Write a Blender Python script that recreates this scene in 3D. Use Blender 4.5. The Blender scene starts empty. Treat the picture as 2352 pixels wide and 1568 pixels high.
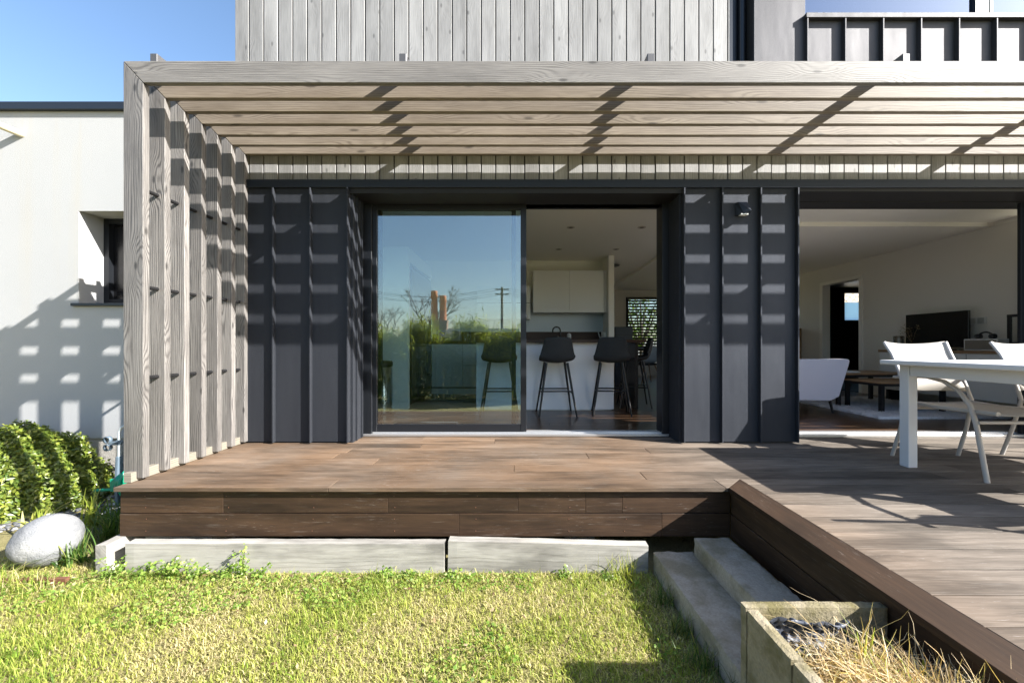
import bpy, math, random
import numpy as np
from mathutils import Vector, Matrix
random.seed(7); rng=np.random.default_rng(7)
S=bpy.context.scene; C=S.collection
R=math.radians; PI=math.pi
# ---------------------------------------------------------------- camera
EYE=1.27; F=890.0
cam=bpy.data.cameras.new('camera'); co=bpy.data.objects.new('camera',cam); C.objects.link(co)
co.location=(0,0,EYE); co.rotation_euler=(R(90),0,0)
cam.sensor_width=36; cam.lens=36*F/2352; cam.shift_x=-14/2352; cam.shift_y=9/2352
cam.clip_start=.02; cam.clip_end=1000
S.camera=co
# ---------------------------------------------------------------- light
SUN=Vector((1.5,-.575,1.0)).normalized()
elev=math.asin(SUN.z); az=math.atan2(SUN.x,SUN.y)
W=bpy.data.worlds.new('World'); S.world=W; W.use_nodes=True
wn=W.node_tree; bg=wn.nodes['Background']
sky=wn.nodes.new('ShaderNodeTexSky'); sky.sky_type='NISHITA'; sky.sun_disc=False
sky.sun_elevation=elev; sky.sun_rotation=az; sky.air_density=1.0; sky.dust_density=1.3; sky.ozone_density=1.3
hs=wn.nodes.new('ShaderNodeHueSaturation'); hs.inputs['Saturation'].default_value=1.08; wn.links.new(sky.outputs[0],hs.inputs['Color']); wn.links.new(hs.outputs[0],bg.inputs[0]); bg.inputs[1].default_value=.09
sl=bpy.data.lights.new('sun','SUN'); sl.energy=5.0; sl.angle=R(.45); sl.color=(1,.965,.91)
so=bpy.data.objects.new('sun',sl); C.objects.link(so); so.rotation_euler=SUN.to_track_quat('Z','Y').to_euler(); so.location=(5,-5,8)
S.view_settings.view_transform='Standard'; S.view_settings.look='None'; S.view_settings.gamma=1
S.view_settings.exposure=1.75
S.cycles.max_bounces=12; S.cycles.diffuse_bounces=8; S.cycles.transparent_max_bounces=16
# ---------------------------------------------------------------- helpers
def P(x,y,Y): return ((x-1190)*Y/F, Y, EYE+(793-y)*Y/F)
def prop(o,label=None,cat=None,group=None,kind=None):
    if label: o['label']=label
    if cat: o['category']=cat
    if group: o['group']=group
    if kind: o['kind']=kind
    return o
def thing(name,label,cat,loc=(0,0,0),rz=0,group=None):
    o=bpy.data.objects.new(name,None); C.objects.link(o); o.location=loc; o.rotation_euler=(0,0,rz)
    o.empty_display_size=.1
    return prop(o,label,cat,group)
class MB:
    def __init__(s): s.v=[];s.f=[];s.uv=[];s.r=[];s.sm=[]
    def add(s,vs,fs,uvs=None,rnd=None,smooth=False):
        b=len(s.v); s.v+= [tuple(v) for v in vs]
        if rnd is None: rnd=(random.random(),random.random())
        for i,f in enumerate(fs):
            s.f.append(tuple(b+k for k in f)); s.r.append(rnd); s.sm.append(smooth)
            s.uv.append(uvs[i] if uvs else [(0,0)]*len(f))
    def hexa(s,p,along=0,rnd=None):
        # p: 8 points, order x0y0z0,x1y0z0,x1y1z0,x0y1z0, then z1
        fs=[(0,3,2,1),(4,5,6,7),(0,1,5,4),(1,2,6,5),(2,3,7,6),(3,0,4,7)]
        ou,ov=random.uniform(-50,50),random.uniform(-50,50); uv=[]
        for k,f in enumerate(fs):
            a=[p[i] for i in f]
            n=[max(q[j] for q in a)-min(q[j] for q in a) for j in range(3)]
            oth=[j for j in range(3) if j!=along]
            c=oth[0] if n[oth[0]]>=n[oth[1]] else oth[1]
            if n[along]<=min(n[oth[0]],n[oth[1]]):
                uv.append([(q[oth[0]]*.15+ou,q[oth[1]]+ov+k) for q in a])
            else: uv.append([(q[along]+ou,q[c]+ov+(0 if k in(2,4) else .37)) for q in a])
        s.add(p,fs,uv,rnd)
    def box(s,x0,x1,y0,y1,z0,z1,along=0,rnd=None):
        x0,x1=min(x0,x1),max(x0,x1);y0,y1=min(y0,y1),max(y0,y1);z0,z1=min(z0,z1),max(z0,z1)
        s.hexa([(x0,y0,z0),(x1,y0,z0),(x1,y1,z0),(x0,y1,z0),(x0,y0,z1),(x1,y0,z1),(x1,y1,z1),(x0,y1,z1)],along,rnd)
    def tube(s,pts,rad,n=10,caps=True,flat=1.0,smooth=True):
        pts=[Vector(p) for p in pts]; m=len(pts)
        if not hasattr(rad,'__len__'): rad=[rad]*m
        t0=(pts[1]-pts[0]).normalized()
        up=Vector((0,0,1)) if abs(t0.z)<.9 else Vector((1,0,0))
        a=t0.cross(up).normalized(); vs=[];fs=[]
        for i in range(m):
            t=((pts[min(i+1,m-1)]-pts[max(i-1,0)])).normalized()
            a=(a-t*a.dot(t)).normalized(); b=t.cross(a)
            for k in range(n):
                an=2*PI*k/n; vs.append(pts[i]+a*math.cos(an)*rad[i]*flat+b*math.sin(an)*rad[i])
        for i in range(m-1):
            for k in range(n):
                k2=(k+1)%n; fs.append((i*n+k,i*n+k2,(i+1)*n+k2,(i+1)*n+k))
        s.add(vs,fs,None,None,smooth)
        if caps:
            s.add([vs[k] for k in range(n)],[tuple(range(n))[::-1]]); s.add(vs[-n:],[tuple(range(n))])
    def lathe(s,prof,c,n=24,axis='z',smooth=True):
        vs=[];fs=[];m=len(prof)
        for r,h in prof:
            for k in range(n):
                an=2*PI*k/n; x,y=r*math.cos(an),r*math.sin(an)
                q={'z':(x,y,h),'x':(h,x,y),'y':(y,h,x)}[axis]
                vs.append((c[0]+q[0],c[1]+q[1],c[2]+q[2]))
        for i in range(m-1):
            for k in range(n):
                k2=(k+1)%n; fs.append((i*n+k,i*n+k2,(i+1)*n+k2,(i+1)*n+k))
        s.add(vs,fs,None,None,smooth)
    def prism(s,poly,axis,a,b,along=0,smooth=False):
        # poly 2D in the two other axes (ordered), extruded along axis
        n=len(poly)
        def q(p,t): return {0:(t,p[0],p[1]),1:(p[0],t,p[1]),2:(p[0],p[1],t)}[axis]
        vs=[q(p,a) for p in poly]+[q(p,b) for p in poly]
        fs=[tuple(range(n)),tuple(range(2*n-1,n-1,-1))]+[(i,i+n,(i+1)%n+n,(i+1)%n) for i in range(n)]
        ou,ov=random.uniform(-50,50),random.uniform(-50,50); uv=[]
        oth=[j for j in range(3) if j!=along]
        for f in fs:
            aa=[vs[i] for i in f]; ext=[max(w[j] for w in aa)-min(w[j] for w in aa) for j in range(3)]
            c=oth[0] if ext[oth[0]]>=ext[oth[1]] else oth[1]
            if ext[along]<.02: uv.append([(w[oth[0]]*.15+ou,w[oth[1]]+ov) for w in aa])
            else: uv.append([(w[along]+ou,w[c]+ov) for w in aa])
        s.add(vs,fs,uv,None,smooth)
    def build(s,name,mat,parent=None,bevel=0,seg=1,sub=0,recalc=True,solid=0):
        me=bpy.data.meshes.new(name); me.from_pydata(s.v,[],s.f)
        if recalc:
            import bmesh
            # uv layers are written first, then normals are made consistent
        u=me.uv_layers.new(name='UVMap'); r=me.uv_layers.new(name='rnd')
        ua=[c for f in s.uv for p in f for c in p]; ra=[c for f,k in zip(s.f,s.r) for _ in f for c in k]
        u.data.foreach_set('uv',ua); r.data.foreach_set('uv',ra)
        me.polygons.foreach_set('use_smooth',s.sm)
        if recalc:
            bm=bmesh.new(); bm.from_mesh(me); bmesh.ops.recalc_face_normals(bm,faces=bm.faces); bm.to_mesh(me); bm.free()
        me.materials.append(mat); o=bpy.data.objects.new(name,me); C.objects.link(o)
        if parent: o.parent=parent
        if solid: m=o.modifiers.new('s','SOLIDIFY'); m.thickness=solid; m.offset=0
        if bevel: m=o.modifiers.new('b','BEVEL'); m.width=bevel; m.segments=seg; m.limit_method='ANGLE'; m.angle_limit=R(40)
        if sub: m=o.modifiers.new('u','SUBSURF'); m.levels=sub; m.render_levels=sub
        return o
def npmesh(name,V,Fq,mat,rnd=None,parent=None,smooth=False):
    me=bpy.data.meshes.new(name); V=np.asarray(V,dtype=np.float32); Fq=np.asarray(Fq,dtype=np.int32)
    k=Fq.shape[1]; me.vertices.add(len(V)); me.vertices.foreach_set('co',V.ravel())
    me.loops.add(Fq.size); me.loops.foreach_set('vertex_index',Fq.ravel())
    me.polygons.add(len(Fq)); me.polygons.foreach_set('loop_start',np.arange(len(Fq),dtype=np.int32)*k)
    me.update(calc_edges=True)
    if rnd is not None:
        r=me.uv_layers.new(name='rnd'); r.data.foreach_set('uv',np.repeat(np.asarray(rnd,dtype=np.float32),k,axis=0).ravel())
    if smooth: me.polygons.foreach_set('use_smooth',np.ones(len(Fq),dtype=bool))
    me.materials.append(mat); o=bpy.data.objects.new(name,me); C.objects.link(o)
    if parent: o.parent=parent
    return o
# ---------------------------------------------------------------- materials
class NT:
    def __init__(s,name):
        s.m=bpy.data.materials.new(name); s.m.use_nodes=True; s.t=s.m.node_tree; s.b=s.t.nodes['Principled BSDF']; s.o=s.t.nodes['Material Output']
    def n(s,ty,ins={},**kw):
        x=s.t.nodes.new('ShaderNode'+ty)
        for k,v in kw.items(): setattr(x,k,v)
        for k,v in ins.items(): s.put(x.inputs[k],v)
        return x
    def put(s,sock,v):
        if isinstance(v,bpy.types.NodeSocket): s.t.links.new(v,sock)
        elif isinstance(v,bpy.types.Node): s.t.links.new(v.outputs[0],sock)
        else: sock.default_value=v
    def math(s,op,a,b=0,c=0): return s.n('Math',{0:a,1:b,2:c},operation=op).outputs[0]
    def vmul(s,v,k): return s.n('VectorMath',{0:v,1:k},operation='MULTIPLY').outputs[0]
    def noise(s,v,sc,det=3,rough=.5,dim='3D'):
        x=s.n('TexNoise',{'Vector':v,'Scale':sc,'Detail':det,'Roughness':rough}); return x.outputs['Fac']
    def ramp(s,f,stops,interp='LINEAR'):
        x=s.n('ValToRGB',{'Fac':f}); cr=x.color_ramp; cr.interpolation=interp
        while len(cr.elements)<len(stops): cr.elements.new(.5)
        for e,(p,c) in zip(cr.elements,stops):
            e.position=p; e.color=(c,c,c,1) if not hasattr(c,'__len__') else (*c,1)
        return x.outputs[0]
    def mix(s,f,a,b,mode='MIX'):
        x=s.n('Mix',{0:f},data_type='RGBA',blend_type=mode)
        s.put(x.inputs[6],a if isinstance(a,(bpy.types.NodeSocket,)) else (*a,1)); s.put(x.inputs[7],b if isinstance(b,(bpy.types.NodeSocket,)) else (*b,1))
        return x.outputs[2]
    def bump(s,h,st,dist=.01): return s.n('Bump',{'Height':h,'Strength':st,'Distance':dist}).outputs[0]
    def uv(s,n='UVMap'): return s.n('UVMap',uv_map=n).outputs[0]
    def obj(s): return s.n('TexCoord').outputs['Object']
    def set(s,**k):
        for a,v in k.items(): s.put(s.b.inputs[a.replace('_',' ')],v if not(isinstance(v,tuple) and len(v)==3) else (*v,1))
        return s.m
def wood(name,dark,mid,light,period=.014,knot=1.0,ku=1.6,kv=5.5,rough=.75,bump=.35,var=.25,contrast=1.0,fibre=1.0,spec=.3,speck=0,grey=False,warp=34):
    n=NT(name); uv=n.uv(); sp=n.n('SeparateXYZ',{0:uv}); u,v=sp.outputs[0],sp.outputs[1]
    rs=n.n('SeparateXYZ',{0:n.uv('rnd')}); r1,r2=rs.outputs[0],rs.outputs[1]
    kvv=n.n('CombineXYZ',{0:n.math('MULTIPLY',u,ku),1:n.math('MULTIPLY',v,kv),2:n.math('MULTIPLY',r1,9)})
    vo=n.n('TexVoronoi',{'Vector':kvv,'Scale':1.0,'Randomness':1.0},voronoi_dimensions='2D'); d=vo.outputs['Distance']
    k=n.n('MapRange',{0:d,1:.0,2:.42,3:1.0,4:0.0},interpolation_type='SMOOTHERSTEP').outputs[0]
    core=n.n('MapRange',{0:d,1:.018,2:.062,3:1.0,4:0.0},interpolation_type='SMOOTHSTEP').outputs[0]
    low=n.noise(n.n('CombineXYZ',{0:n.math('MULTIPLY',u,1.1),1:n.math('MULTIPLY',v,5)}),1.0,2)
    ph=n.math('ADD',n.math('MULTIPLY',v,2*PI/period),n.math('ADD',n.math('MULTIPLY',low,warp),n.math('MULTIPLY',k,16*knot)))
    drift=n.noise(n.n('CombineXYZ',{0:n.math('MULTIPLY',u,.5),1:n.math('MULTIPLY',v,22)}),1.0,2)
    ph=n.math('ADD',ph,n.math('MULTIPLY',drift,14))
    ring=n.math('SUBTRACT',1.0,n.math('POWER',n.math('MULTIPLY_ADD',n.math('SINE',ph),.5,.5),2.2))
    amp=n.noise(n.n('CombineXYZ',{0:n.math('MULTIPLY',u,2.5),1:n.math('MULTIPLY',v,14),2:3.3}),1.0,2)
    ring=n.math('MULTIPLY_ADD',n.math('SUBTRACT',ring,.62),n.n('MapRange',{0:amp,1:.35,2:.65,3:.15,4:1.0}).outputs[0],.62)
    fib=n.noise(n.n('CombineXYZ',{0:n.math('MULTIPLY',u,7),1:n.math('MULTIPLY',v,260)}),1.0,3,.6)
    blot=n.noise(n.n('CombineXYZ',{0:n.math('MULTIPLY',u,1.7),1:n.math('MULTIPLY',v,9),2:r1}),1.0,4,.6)
    h=n.math('ADD',n.math('MULTIPLY',ring,.36*contrast),n.math('ADD',n.math('MULTIPLY',fib,.45*fibre),n.math('MULTIPLY',blot,.5)))
    col=n.ramp(h,[(.26,dark),(.6,mid),(.98,light)])
    kc=n.math('MULTIPLY',core,.85*min(1,knot))
    col=n.mix(kc,col,tuple(c*.35 for c in mid))
    br=n.math('MULTIPLY_ADD',r2,var,1-var/2)
    col=n.mix(1.0,col,n.n('CombineColor',{0:br,1:br,2:br}).outputs[0],'MULTIPLY')
    if grey:
        ox=n.n('SeparateXYZ',{0:n.obj()}).outputs[0]; gx=n.n('MapRange',{0:n.math('ADD',ox,n.math('MULTIPLY',n.noise(n.obj(),1.3,3),.9)),1:.9,2:2.4,3:0.,4:1.},interpolation_type='SMOOTHSTEP').outputs[0]
        wet=n.ramp(n.noise(n.obj(),1.6,4,.6),[(.40,0.),(.66,.5)]); gx=n.math('MAXIMUM',gx,wet)
        gc=n.ramp(h,[(.26,(.06,.050,.041)),(.6,(.165,.139,.114)),(.98,(.32,.28,.235))])
        gc=n.mix(1.0,gc,n.n('CombineColor',{0:br,1:br,2:br}).outputs[0],'MULTIPLY'); col=n.mix(gx,col,gc)
    if speck:
        sn=n.noise(n.n('CombineXYZ',{0:n.math('MULTIPLY',u,14),1:n.math('MULTIPLY',v,120)}),1.0,4,.7)
        area=n.noise(n.obj(),2.3,3,.6)
        m=n.math('MULTIPLY',n.ramp(sn,[(.60,0.),(.68,1.)]),n.ramp(area,[(.45,0.),(.62,1.)]))
        s2=n.noise(n.n('CombineXYZ',{0:n.math('MULTIPLY',u,4),1:n.math('MULTIPLY',v,70),2:7.7}),1.0,5,.75); m=n.math('MAXIMUM',m,n.math('MULTIPLY',n.ramp(s2,[(.60,0.),(.70,1.)]),.6))
        col=n.mix(n.math('MULTIPLY',m,speck),col,(.40,.36,.32))
        dk=n.ramp(n.noise(n.n('CombineXYZ',{0:n.math('MULTIPLY',u,1.3),1:n.math('MULTIPLY',v,6),2:r1}),1.0,4,.65),[(.35,.5),(.55,1.)]); col=n.mix(1.0,col,dk,'MULTIPLY')
    return n.set(Base_Color=col,Roughness=rough,Specular_IOR_Level=spec,Normal=n.bump(h,bump,.004))
def plain(name,col,rough=.5,metal=0,noise=.0,nsc=20,bump=0,spec=.5,coat=0):
    n=NT(name); c=col
    if noise or bump:
        f=n.noise(n.obj(),nsc,4,.6)
        if noise: c=n.mix(f,tuple(x*(1-noise) for x in col),tuple(min(1,x*(1+noise)) for x in col))
        if bump: n.set(Normal=n.bump(f,bump,.003))
    n.set(Base_Color=c,Roughness=rough,Metallic=metal,Specular_IOR_Level=spec)
    if coat: n.set(Coat_Weight=coat)
    return n.m
M={}
M['grey_wood']=wood('weathered_timber',(.035,.032,.030),(.145,.136,.128),(.285,.27,.253),warp=22,period=.013,knot=1.4,ku=1.5,kv=4.4,bump=.5,contrast=.75,rough=.6,spec=.4,fibre=1.2)
M['bounce_warm_wood']=wood('bounce_warmed_timber',(.045,.035,.025),(.165,.136,.105),(.30,.26,.21),warp=22,period=.016,knot=1.2,ku=1.2,kv=4.2,bump=.4,contrast=.6,rough=.6,spec=.35,fibre=1.1,var=.35)  # pergola timber with warm bounced light put into its colour, for inner beams
M['fin_wood']=wood('dark_weathered_timber',(.016,.014,.014),(.10,.093,.088),(.27,.255,.24),warp=24,period=.014,knot=1.3,ku=1.7,kv=4.6,bump=.7,contrast=.95,rough=.55,spec=.5,fibre=1.1,var=.4)
M['pale_wood']=wood('weathered_larch_cladding',(.10,.098,.097),(.285,.284,.284),(.37,.37,.368),warp=20,period=.014,ku=2.2,kv=5,bump=.3,var=.3,contrast=.3,rough=.6,spec=.5,fibre=.9)
M['sole']=wood('sawn_plate',(.10,.09,.07),(.20,.18,.145),(.30,.27,.22),bump=.2)
M['deck']=wood('oiled_decking',(.055,.033,.019),(.168,.108,.067),(.30,.205,.135),grey=True,period=.03,knot=.15,rough=.72,bump=.3,var=.45,contrast=.35,fibre=1.1,spec=.25,speck=.6)
M['deck_grey']=wood('sun_bleached_decking',(.075,.058,.048),(.16,.128,.11),(.27,.23,.205),period=.03,knot=.15,rough=.6,bump=.3,var=.3,contrast=.35,fibre=1.1,speck=.6)
M['skirt']=wood('dark_fascia_board',(.018,.010,.006),(.060,.034,.019),(.135,.075,.038),period=.035,knot=.1,rough=.6,bump=.15,var=.35,contrast=.3,fibre=.9,spec=.3,speck=.3)
M['sleeper']=wood('grey_landscape_sleeper',(.22,.205,.18),(.36,.345,.315),(.47,.455,.425),period=.03,knot=.3,ku=.8,kv=2,rough=.9,bump=.6,contrast=.4,fibre=.9,spec=.15,speck=.3)
M['floor']=wood('dark_oak_floor',(.035,.017,.009),(.08,.042,.022),(.14,.08,.045),period=.03,knot=.3,rough=.28,bump=.08,var=.35,contrast=.5,spec=.5)
M['worktop']=wood('walnut_worktop',(.02,.011,.008),(.05,.028,.02),(.10,.055,.035),knot=.3,rough=.4,bump=.05,contrast=.6)
M['oak']=wood('oak_veneer',(.2,.12,.06),(.32,.2,.11),(.42,.28,.16),knot=.3,rough=.45,bump=.03,contrast=.5)
def render_wall():
    n=NT('white_render'); o=n.obj()
    f=n.noise(o,160,3,.6); b=n.noise(o,1.2,4,.6)
    st=n.noise(n.vmul(o,(7,7,.35)),1.0,4,.6)
    top=n.n('MapRange',{0:n.n('SeparateXYZ',{0:o}).outputs[2],1:1.2,2:3.5,3:0.,4:1.}).outputs[0]
    stain=n.math('MULTIPLY',n.ramp(st,[(.52,0.),(.72,1.)]),top)
    c=n.mix(b,(.365,.368,.370),(.405,.409,.411)); c=n.mix(n.math('MULTIPLY',stain,.35),c,(.42,.36,.24))
    return n.set(Base_Color=c,Roughness=.9,Specular_IOR_Level=.15,Normal=n.bump(f,.5,.004))
M['render']=render_wall()
def concrete(name,base,moss=.4,big=3):
    n=NT(name); o=n.obj(); f=n.noise(o,90,5,.7); g=n.noise(o,big,4,.65); p=n.n('TexVoronoi',{'Vector':o,'Scale':70.}).outputs['Distance']
    c=n.mix(f,tuple(x*.55 for x in base),tuple(x*1.35 for x in base))
    c=n.mix(n.math('MULTIPLY',n.ramp(g,[(.42,0.),(.62,1.)]),moss),c,(.115,.10,.03))
    peb=n.ramp(p,[(.0,1.),(.10,0.)]); c=n.mix(n.math('MULTIPLY',peb,n.ramp(f,[(.5,0.),(.6,.8)])),c,(.5,.48,.44))
    h=n.math('ADD',f,n.math('MULTIPLY',g,.5))
    return n.set(Base_Color=c,Roughness=.92,Specular_IOR_Level=.2,Normal=n.bump(h,.8,.008))
M['step']=concrete('worn_step_concrete',(.42,.37,.30),.5,6)
M['planter']=concrete('mossy_slab_concrete',(.33,.285,.20),.8,5)
M['planter_top']=M['planter']
M['block']=concrete('plinth_block',(.42,.40,.37),.1)
def metal_clad(name,col,rough,speck=.5):
    n=NT(name); o=n.obj(); f=n.noise(o,420,2,.6); g=n.noise(o,2.2,3,.5); bk=n.noise(n.vmul(o,(5,5,1.6)),1.0,2,.5)
    c=n.mix(n.ramp(f,[(.35,0.),(.7,1.)]),tuple(x*(1-speck) for x in col),tuple(x*(1+speck) for x in col))
    st=n.noise(n.vmul(o,(16,16,.8)),1.0,4,.65); du=n.noise(o,55,4,.75)
    c=n.mix(1.0,c,n.ramp(st,[(.3,(.93,.93,.94)),(.7,(1.06,1.06,1.05))]),'MULTIPLY')
    c=n.mix(n.math('MULTIPLY',n.ramp(du,[(.66,0.),(.74,1.)]),.35),c,(.32,.31,.30))
    return n.set(Base_Color=c,Roughness=n.math('MULTIPLY_ADD',g,.12,rough-.06),Metallic=1.0,Specular_IOR_Level=.5,Normal=n.bump(n.math('MULTIPLY_ADD',bk,9,f),.35,.002))
M['clad']=metal_clad('charcoal_standing_seam',(.070,.076,.090),.76)
M['clad_up']=metal_clad('grey_metal_sheet',(.095,.095,.10),.64,.1)
M['frame']=plain('black_aluminium',(.012,.014,.018),.42,.3,spec=.5)
M['blackout']=plain('black_reveal',(.008,.008,.010),.6)
M['navy']=plain('dark_flashing',(.022,.028,.038),.4,.4)
M['alu']=plain('aluminium_track',(.62,.62,.62),.35,.8)
M['white_paint']=plain('white_interior_paint',(.90,.87,.80),.8,noise=.02,nsc=3)
M['grey_wall']=plain('warm_grey_wall_paint',(.78,.75,.69),.85)
M['kitchen_white']=plain('matt_white_cupboard',(.80,.80,.79),.45)
M['panel_white']=plain('island_panel_white',(.88,.89,.92),.5)
M['seam']=plain('shadow_gap',(.03,.03,.03),.8)
M['black']=plain('black_powder_coat',(.014,.014,.015),.4)
M['fridge']=plain('black_steel',(.02,.022,.024),.22,.6)
M['steel']=plain('brushed_steel',(.5,.5,.5),.22,1.)
M['fabric_dark']=plain('charcoal_felt',(.045,.048,.052),.95,noise=.35,nsc=180,bump=.3,spec=.2)
M['fabric_light']=plain('pale_lilac_upholstery',(.56,.55,.64),.95,noise=.05,nsc=200,bump=.2,spec=.2)
M['cushion']=plain('pale_blue_cushion',(.5,.56,.68),.9)
M['table_white']=plain('white_lacquer',(.68,.68,.69),.4)
M['chair_frame']=plain('taupe_powder_coat',(.42,.40,.38),.42)
M['sling']=plain('taupe_sling_fabric',(.40,.375,.34),.75,noise=.12,nsc=500,bump=.3)
M['rug']=plain('white_shag',(.66,.68,.72),1.0,noise=.25,nsc=45,bump=1.0)
M['green']=plain('green_plastic',(.0,.26,.15),.35)
M['grey_plastic']=plain('blue_grey_plastic',(.11,.15,.19),.45)
M['light_plastic']=plain('light_grey_tube',(.46,.50,.52),.4)
M['terracotta']=plain('terracotta',(.5,.2,.1),.8)
M['slate']=plain('slate_roof',(.09,.10,.10),.7,noise=.3,nsc=5)
M['ceramic']=plain('white_ceramic',(.7,.7,.68),.3)
M['rod']=plain('dark_steel_rod',(.03,.03,.032),.4,.6)
M['bar']=plain('grey_steel_bar',(.09,.09,.095),.5,.3)
M['soil']=plain('dark_soil',(.035,.024,.016),1.0,noise=.6,nsc=60,bump=1.0)
M['bark']=plain('grey_bark',(.09,.075,.06),.95,noise=.3,nsc=20)
M['led']=plain('downlight_trim',(.55,.5,.42),.5)
M['ledin']=plain('downlight_inner',(.06,.05,.04),.6)
M['rust']=plain('reddish_brown_plank',(.13,.055,.03),.7,noise=.3,nsc=25,bump=.4)
def boulder_m():
    n=NT('grey_granite_boulder'); o=n.obj(); f=n.noise(o,150,3,.7); g=n.noise(n.vmul(o,(3,3,9)),1.3,4,.6)
    c=n.mix(f,(.07,.078,.09),(.30,.305,.315)); c=n.mix(n.ramp(g,[(.4,0.),(.65,.55)]),c,(.33,.33,.32))
    return n.set(Base_Color=c,Roughness=.85,Normal=n.bump(n.math('ADD',f,n.math('MULTIPLY',n.noise(o,28,4,.6),1.5)),.8,.006))
M['boulder']=boulder_m()
M['gravel']=None
def leafm(name,stops,trans=.45,rough=.45,spec=.35):
    n=NT(name); rs=n.n('SeparateXYZ',{0:n.uv('rnd')}); c=n.ramp(rs.outputs[0],stops)
    br=n.math('MULTIPLY_ADD',rs.outputs[1],.6,.7); c=n.mix(1.0,c,n.n('CombineColor',{0:br,1:br,2:br}).outputs[0],'MULTIPLY')
    n.set(Base_Color=c,Roughness=rough,Specular_IOR_Level=spec)
    tr=n.n('BsdfTranslucent',{'Color':n.mix(1.0,c,(1.25,1.3,.6),'MULTIPLY')})
    mx=n.n('MixShader',{0:trans,1:n.b.outputs[0],2:tr.outputs[0]}); n.t.links.new(mx.outputs[0],n.o.inputs[0]); return n.m
M['grass']=leafm('lawn_blades',[(0,(.56,.47,.29)),(.3,(.52,.47,.21)),(.5,(.39,.41,.09)),(.8,(.21,.31,.04)),(1,(.10,.18,.025))],.42,.6,.25)
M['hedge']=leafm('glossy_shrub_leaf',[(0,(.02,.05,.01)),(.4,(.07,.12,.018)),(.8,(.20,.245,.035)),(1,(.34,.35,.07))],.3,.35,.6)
M['weed']=leafm('weed_leaf',[(0,(.14,.25,.04)),(.6,(.25,.36,.07)),(.93,(.40,.44,.14)),(1,(.75,.75,.65))],.45)
M['strap']=leafm('strap_leaf',[(0,(.03,.08,.015)),(.6,(.08,.15,.025)),(1,(.28,.30,.10))],.35,.4)
M['strapy']=leafm('yellow_green_strap_leaf',[(0,(.16,.22,.03)),(.6,(.30,.34,.05)),(1,(.45,.42,.16))],.4,.45)
M['straw']=leafm('dry_straw',[(0,(.36,.22,.09)),(.35,(.56,.41,.20)),(.75,(.74,.60,.40)),(.97,(.78,.68,.50)),(1,(.25,.32,.05))],.3,.6,.25)
M['bamboo']=leafm('bamboo_leaf',[(0,(.08,.14,.01)),(.5,(.20,.25,.04)),(1,(.42,.42,.12))],.65,.4)
M['tree']=leafm('broadleaf',[(0,(.03,.07,.01)),(.6,(.08,.14,.02)),(1,(.2,.25,.04))],.5,.5)
M['peb']=leafm('grey_pebble',[(0,(.05,.055,.06)),(.7,(.16,.16,.165)),(1,(.5,.49,.47))],0.,.7)
M['litter']=leafm('dead_litter',[(0,(.10,.06,.03)),(.6,(.22,.15,.08)),(1,(.5,.4,.26))],.1,.8)
def film_m():
    n=NT('pale_blue_film'); t=n.n('BsdfTranslucent',{'Color':(.65,.85,1.,1)}); n.t.links.new(t.outputs[0],n.o.inputs[0]); return n.m
def stone_m():
    n=NT('rubble_stone'); v=n.n('TexVoronoi',{'Vector':n.obj(),'Scale':5.5},feature='DISTANCE_TO_EDGE').outputs[0]
    return n.set(Base_Color=n.ramp(v,[(.02,(.12,.09,.06)),(.07,(.62,.56,.47))]),Roughness=.9)
M['stonewall']=stone_m()
def ground_m():
    n=NT('lawn_soil'); o=n.obj(); f=n.noise(o,40,5,.7); g=n.noise(o,1.5,3,.6)
    c=n.mix(f,(.12,.11,.045),(.32,.29,.13)); c=n.mix(n.ramp(g,[(.4,0.),(.6,.5)]),c,(.30,.25,.14))
    return n.set(Base_Color=c,Roughness=1.,Specular_IOR_Level=.1,Normal=n.bump(f,1.,.02))
M['ground']=ground_m()
def glass_m(name,tint,refl,rc=(1,1,1),rough=.0):
    n=NT(name); t=n.n('BsdfTransparent',{'Color':(*tint,1)}); g=n.n('BsdfGlossy',{'Color':(*rc,1),'Roughness':rough})
    fr=n.n('LayerWeight',{'Blend':.25}); f=n.math('MINIMUM',n.math('MULTIPLY_ADD',fr.outputs['Fresnel'],.8,refl),1.)
    mx=n.n('MixShader',{0:f,1:t.outputs[0],2:g.outputs[0]}); n.t.links.new(mx.outputs[0],n.o.inputs[0]); return n.m
M['glass']=glass_m('coated_door_glass',(.78,.94,.97),.18,(1,.96,.92))
M['glass_up']=glass_m('upper_window_glass',(.55,.6,.66),.38,(.6,.72,.9))
M['glass_clear']=glass_m('clear_glass',(.9,.93,.93),.08)
M['screen']=plain('tv_screen',(.004,.004,.005),.25)

# ================================================================ SETTING
# ground as one sheet
V=[];Fc=[]
gb=MB(); gb.add([(-150,-150,0),(150,-150,0),(150,150,0),(-150,150,0)],[(0,1,2,3)])
prop(gb.build('ground',M['ground']),'open garden ground of soil and turf under and around the house',None,None,'structure')
ZD=.45; ZF=.47   # deck top, indoor floor
YW=3.25; YD=3.52
# ---------------------------------------------------------------- house shell
house=thing('modern_house','two storey house with grey timber cladding above charcoal metal panels and two sliding door openings','house',(0,YW,0))
def HB_frame(name,x0,x1,z0,z1):
    q=MB(); frame(q,x0,x1,z0,z1,YW+.02,YW+.06,.03); return HB(q,name,M['frame'])
def frame(b,x0,x1,z0,z1,y0,y1,w):
    b.box(x0,x0+w,y0,y1,z0,z1); b.box(x1-w,x1,y0,y1,z0,z1); b.box(x0+w,x1-w,y0+.002,y1-.002,z1-w,z1); b.box(x0+w,x1-w,y0+.002,y1-.002,z0,z0+w*1.25)
def HB(mb,name,mat,**k):
    o=mb.build(name,mat,house,**k); o.location=(0,-YW,0); return o
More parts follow.
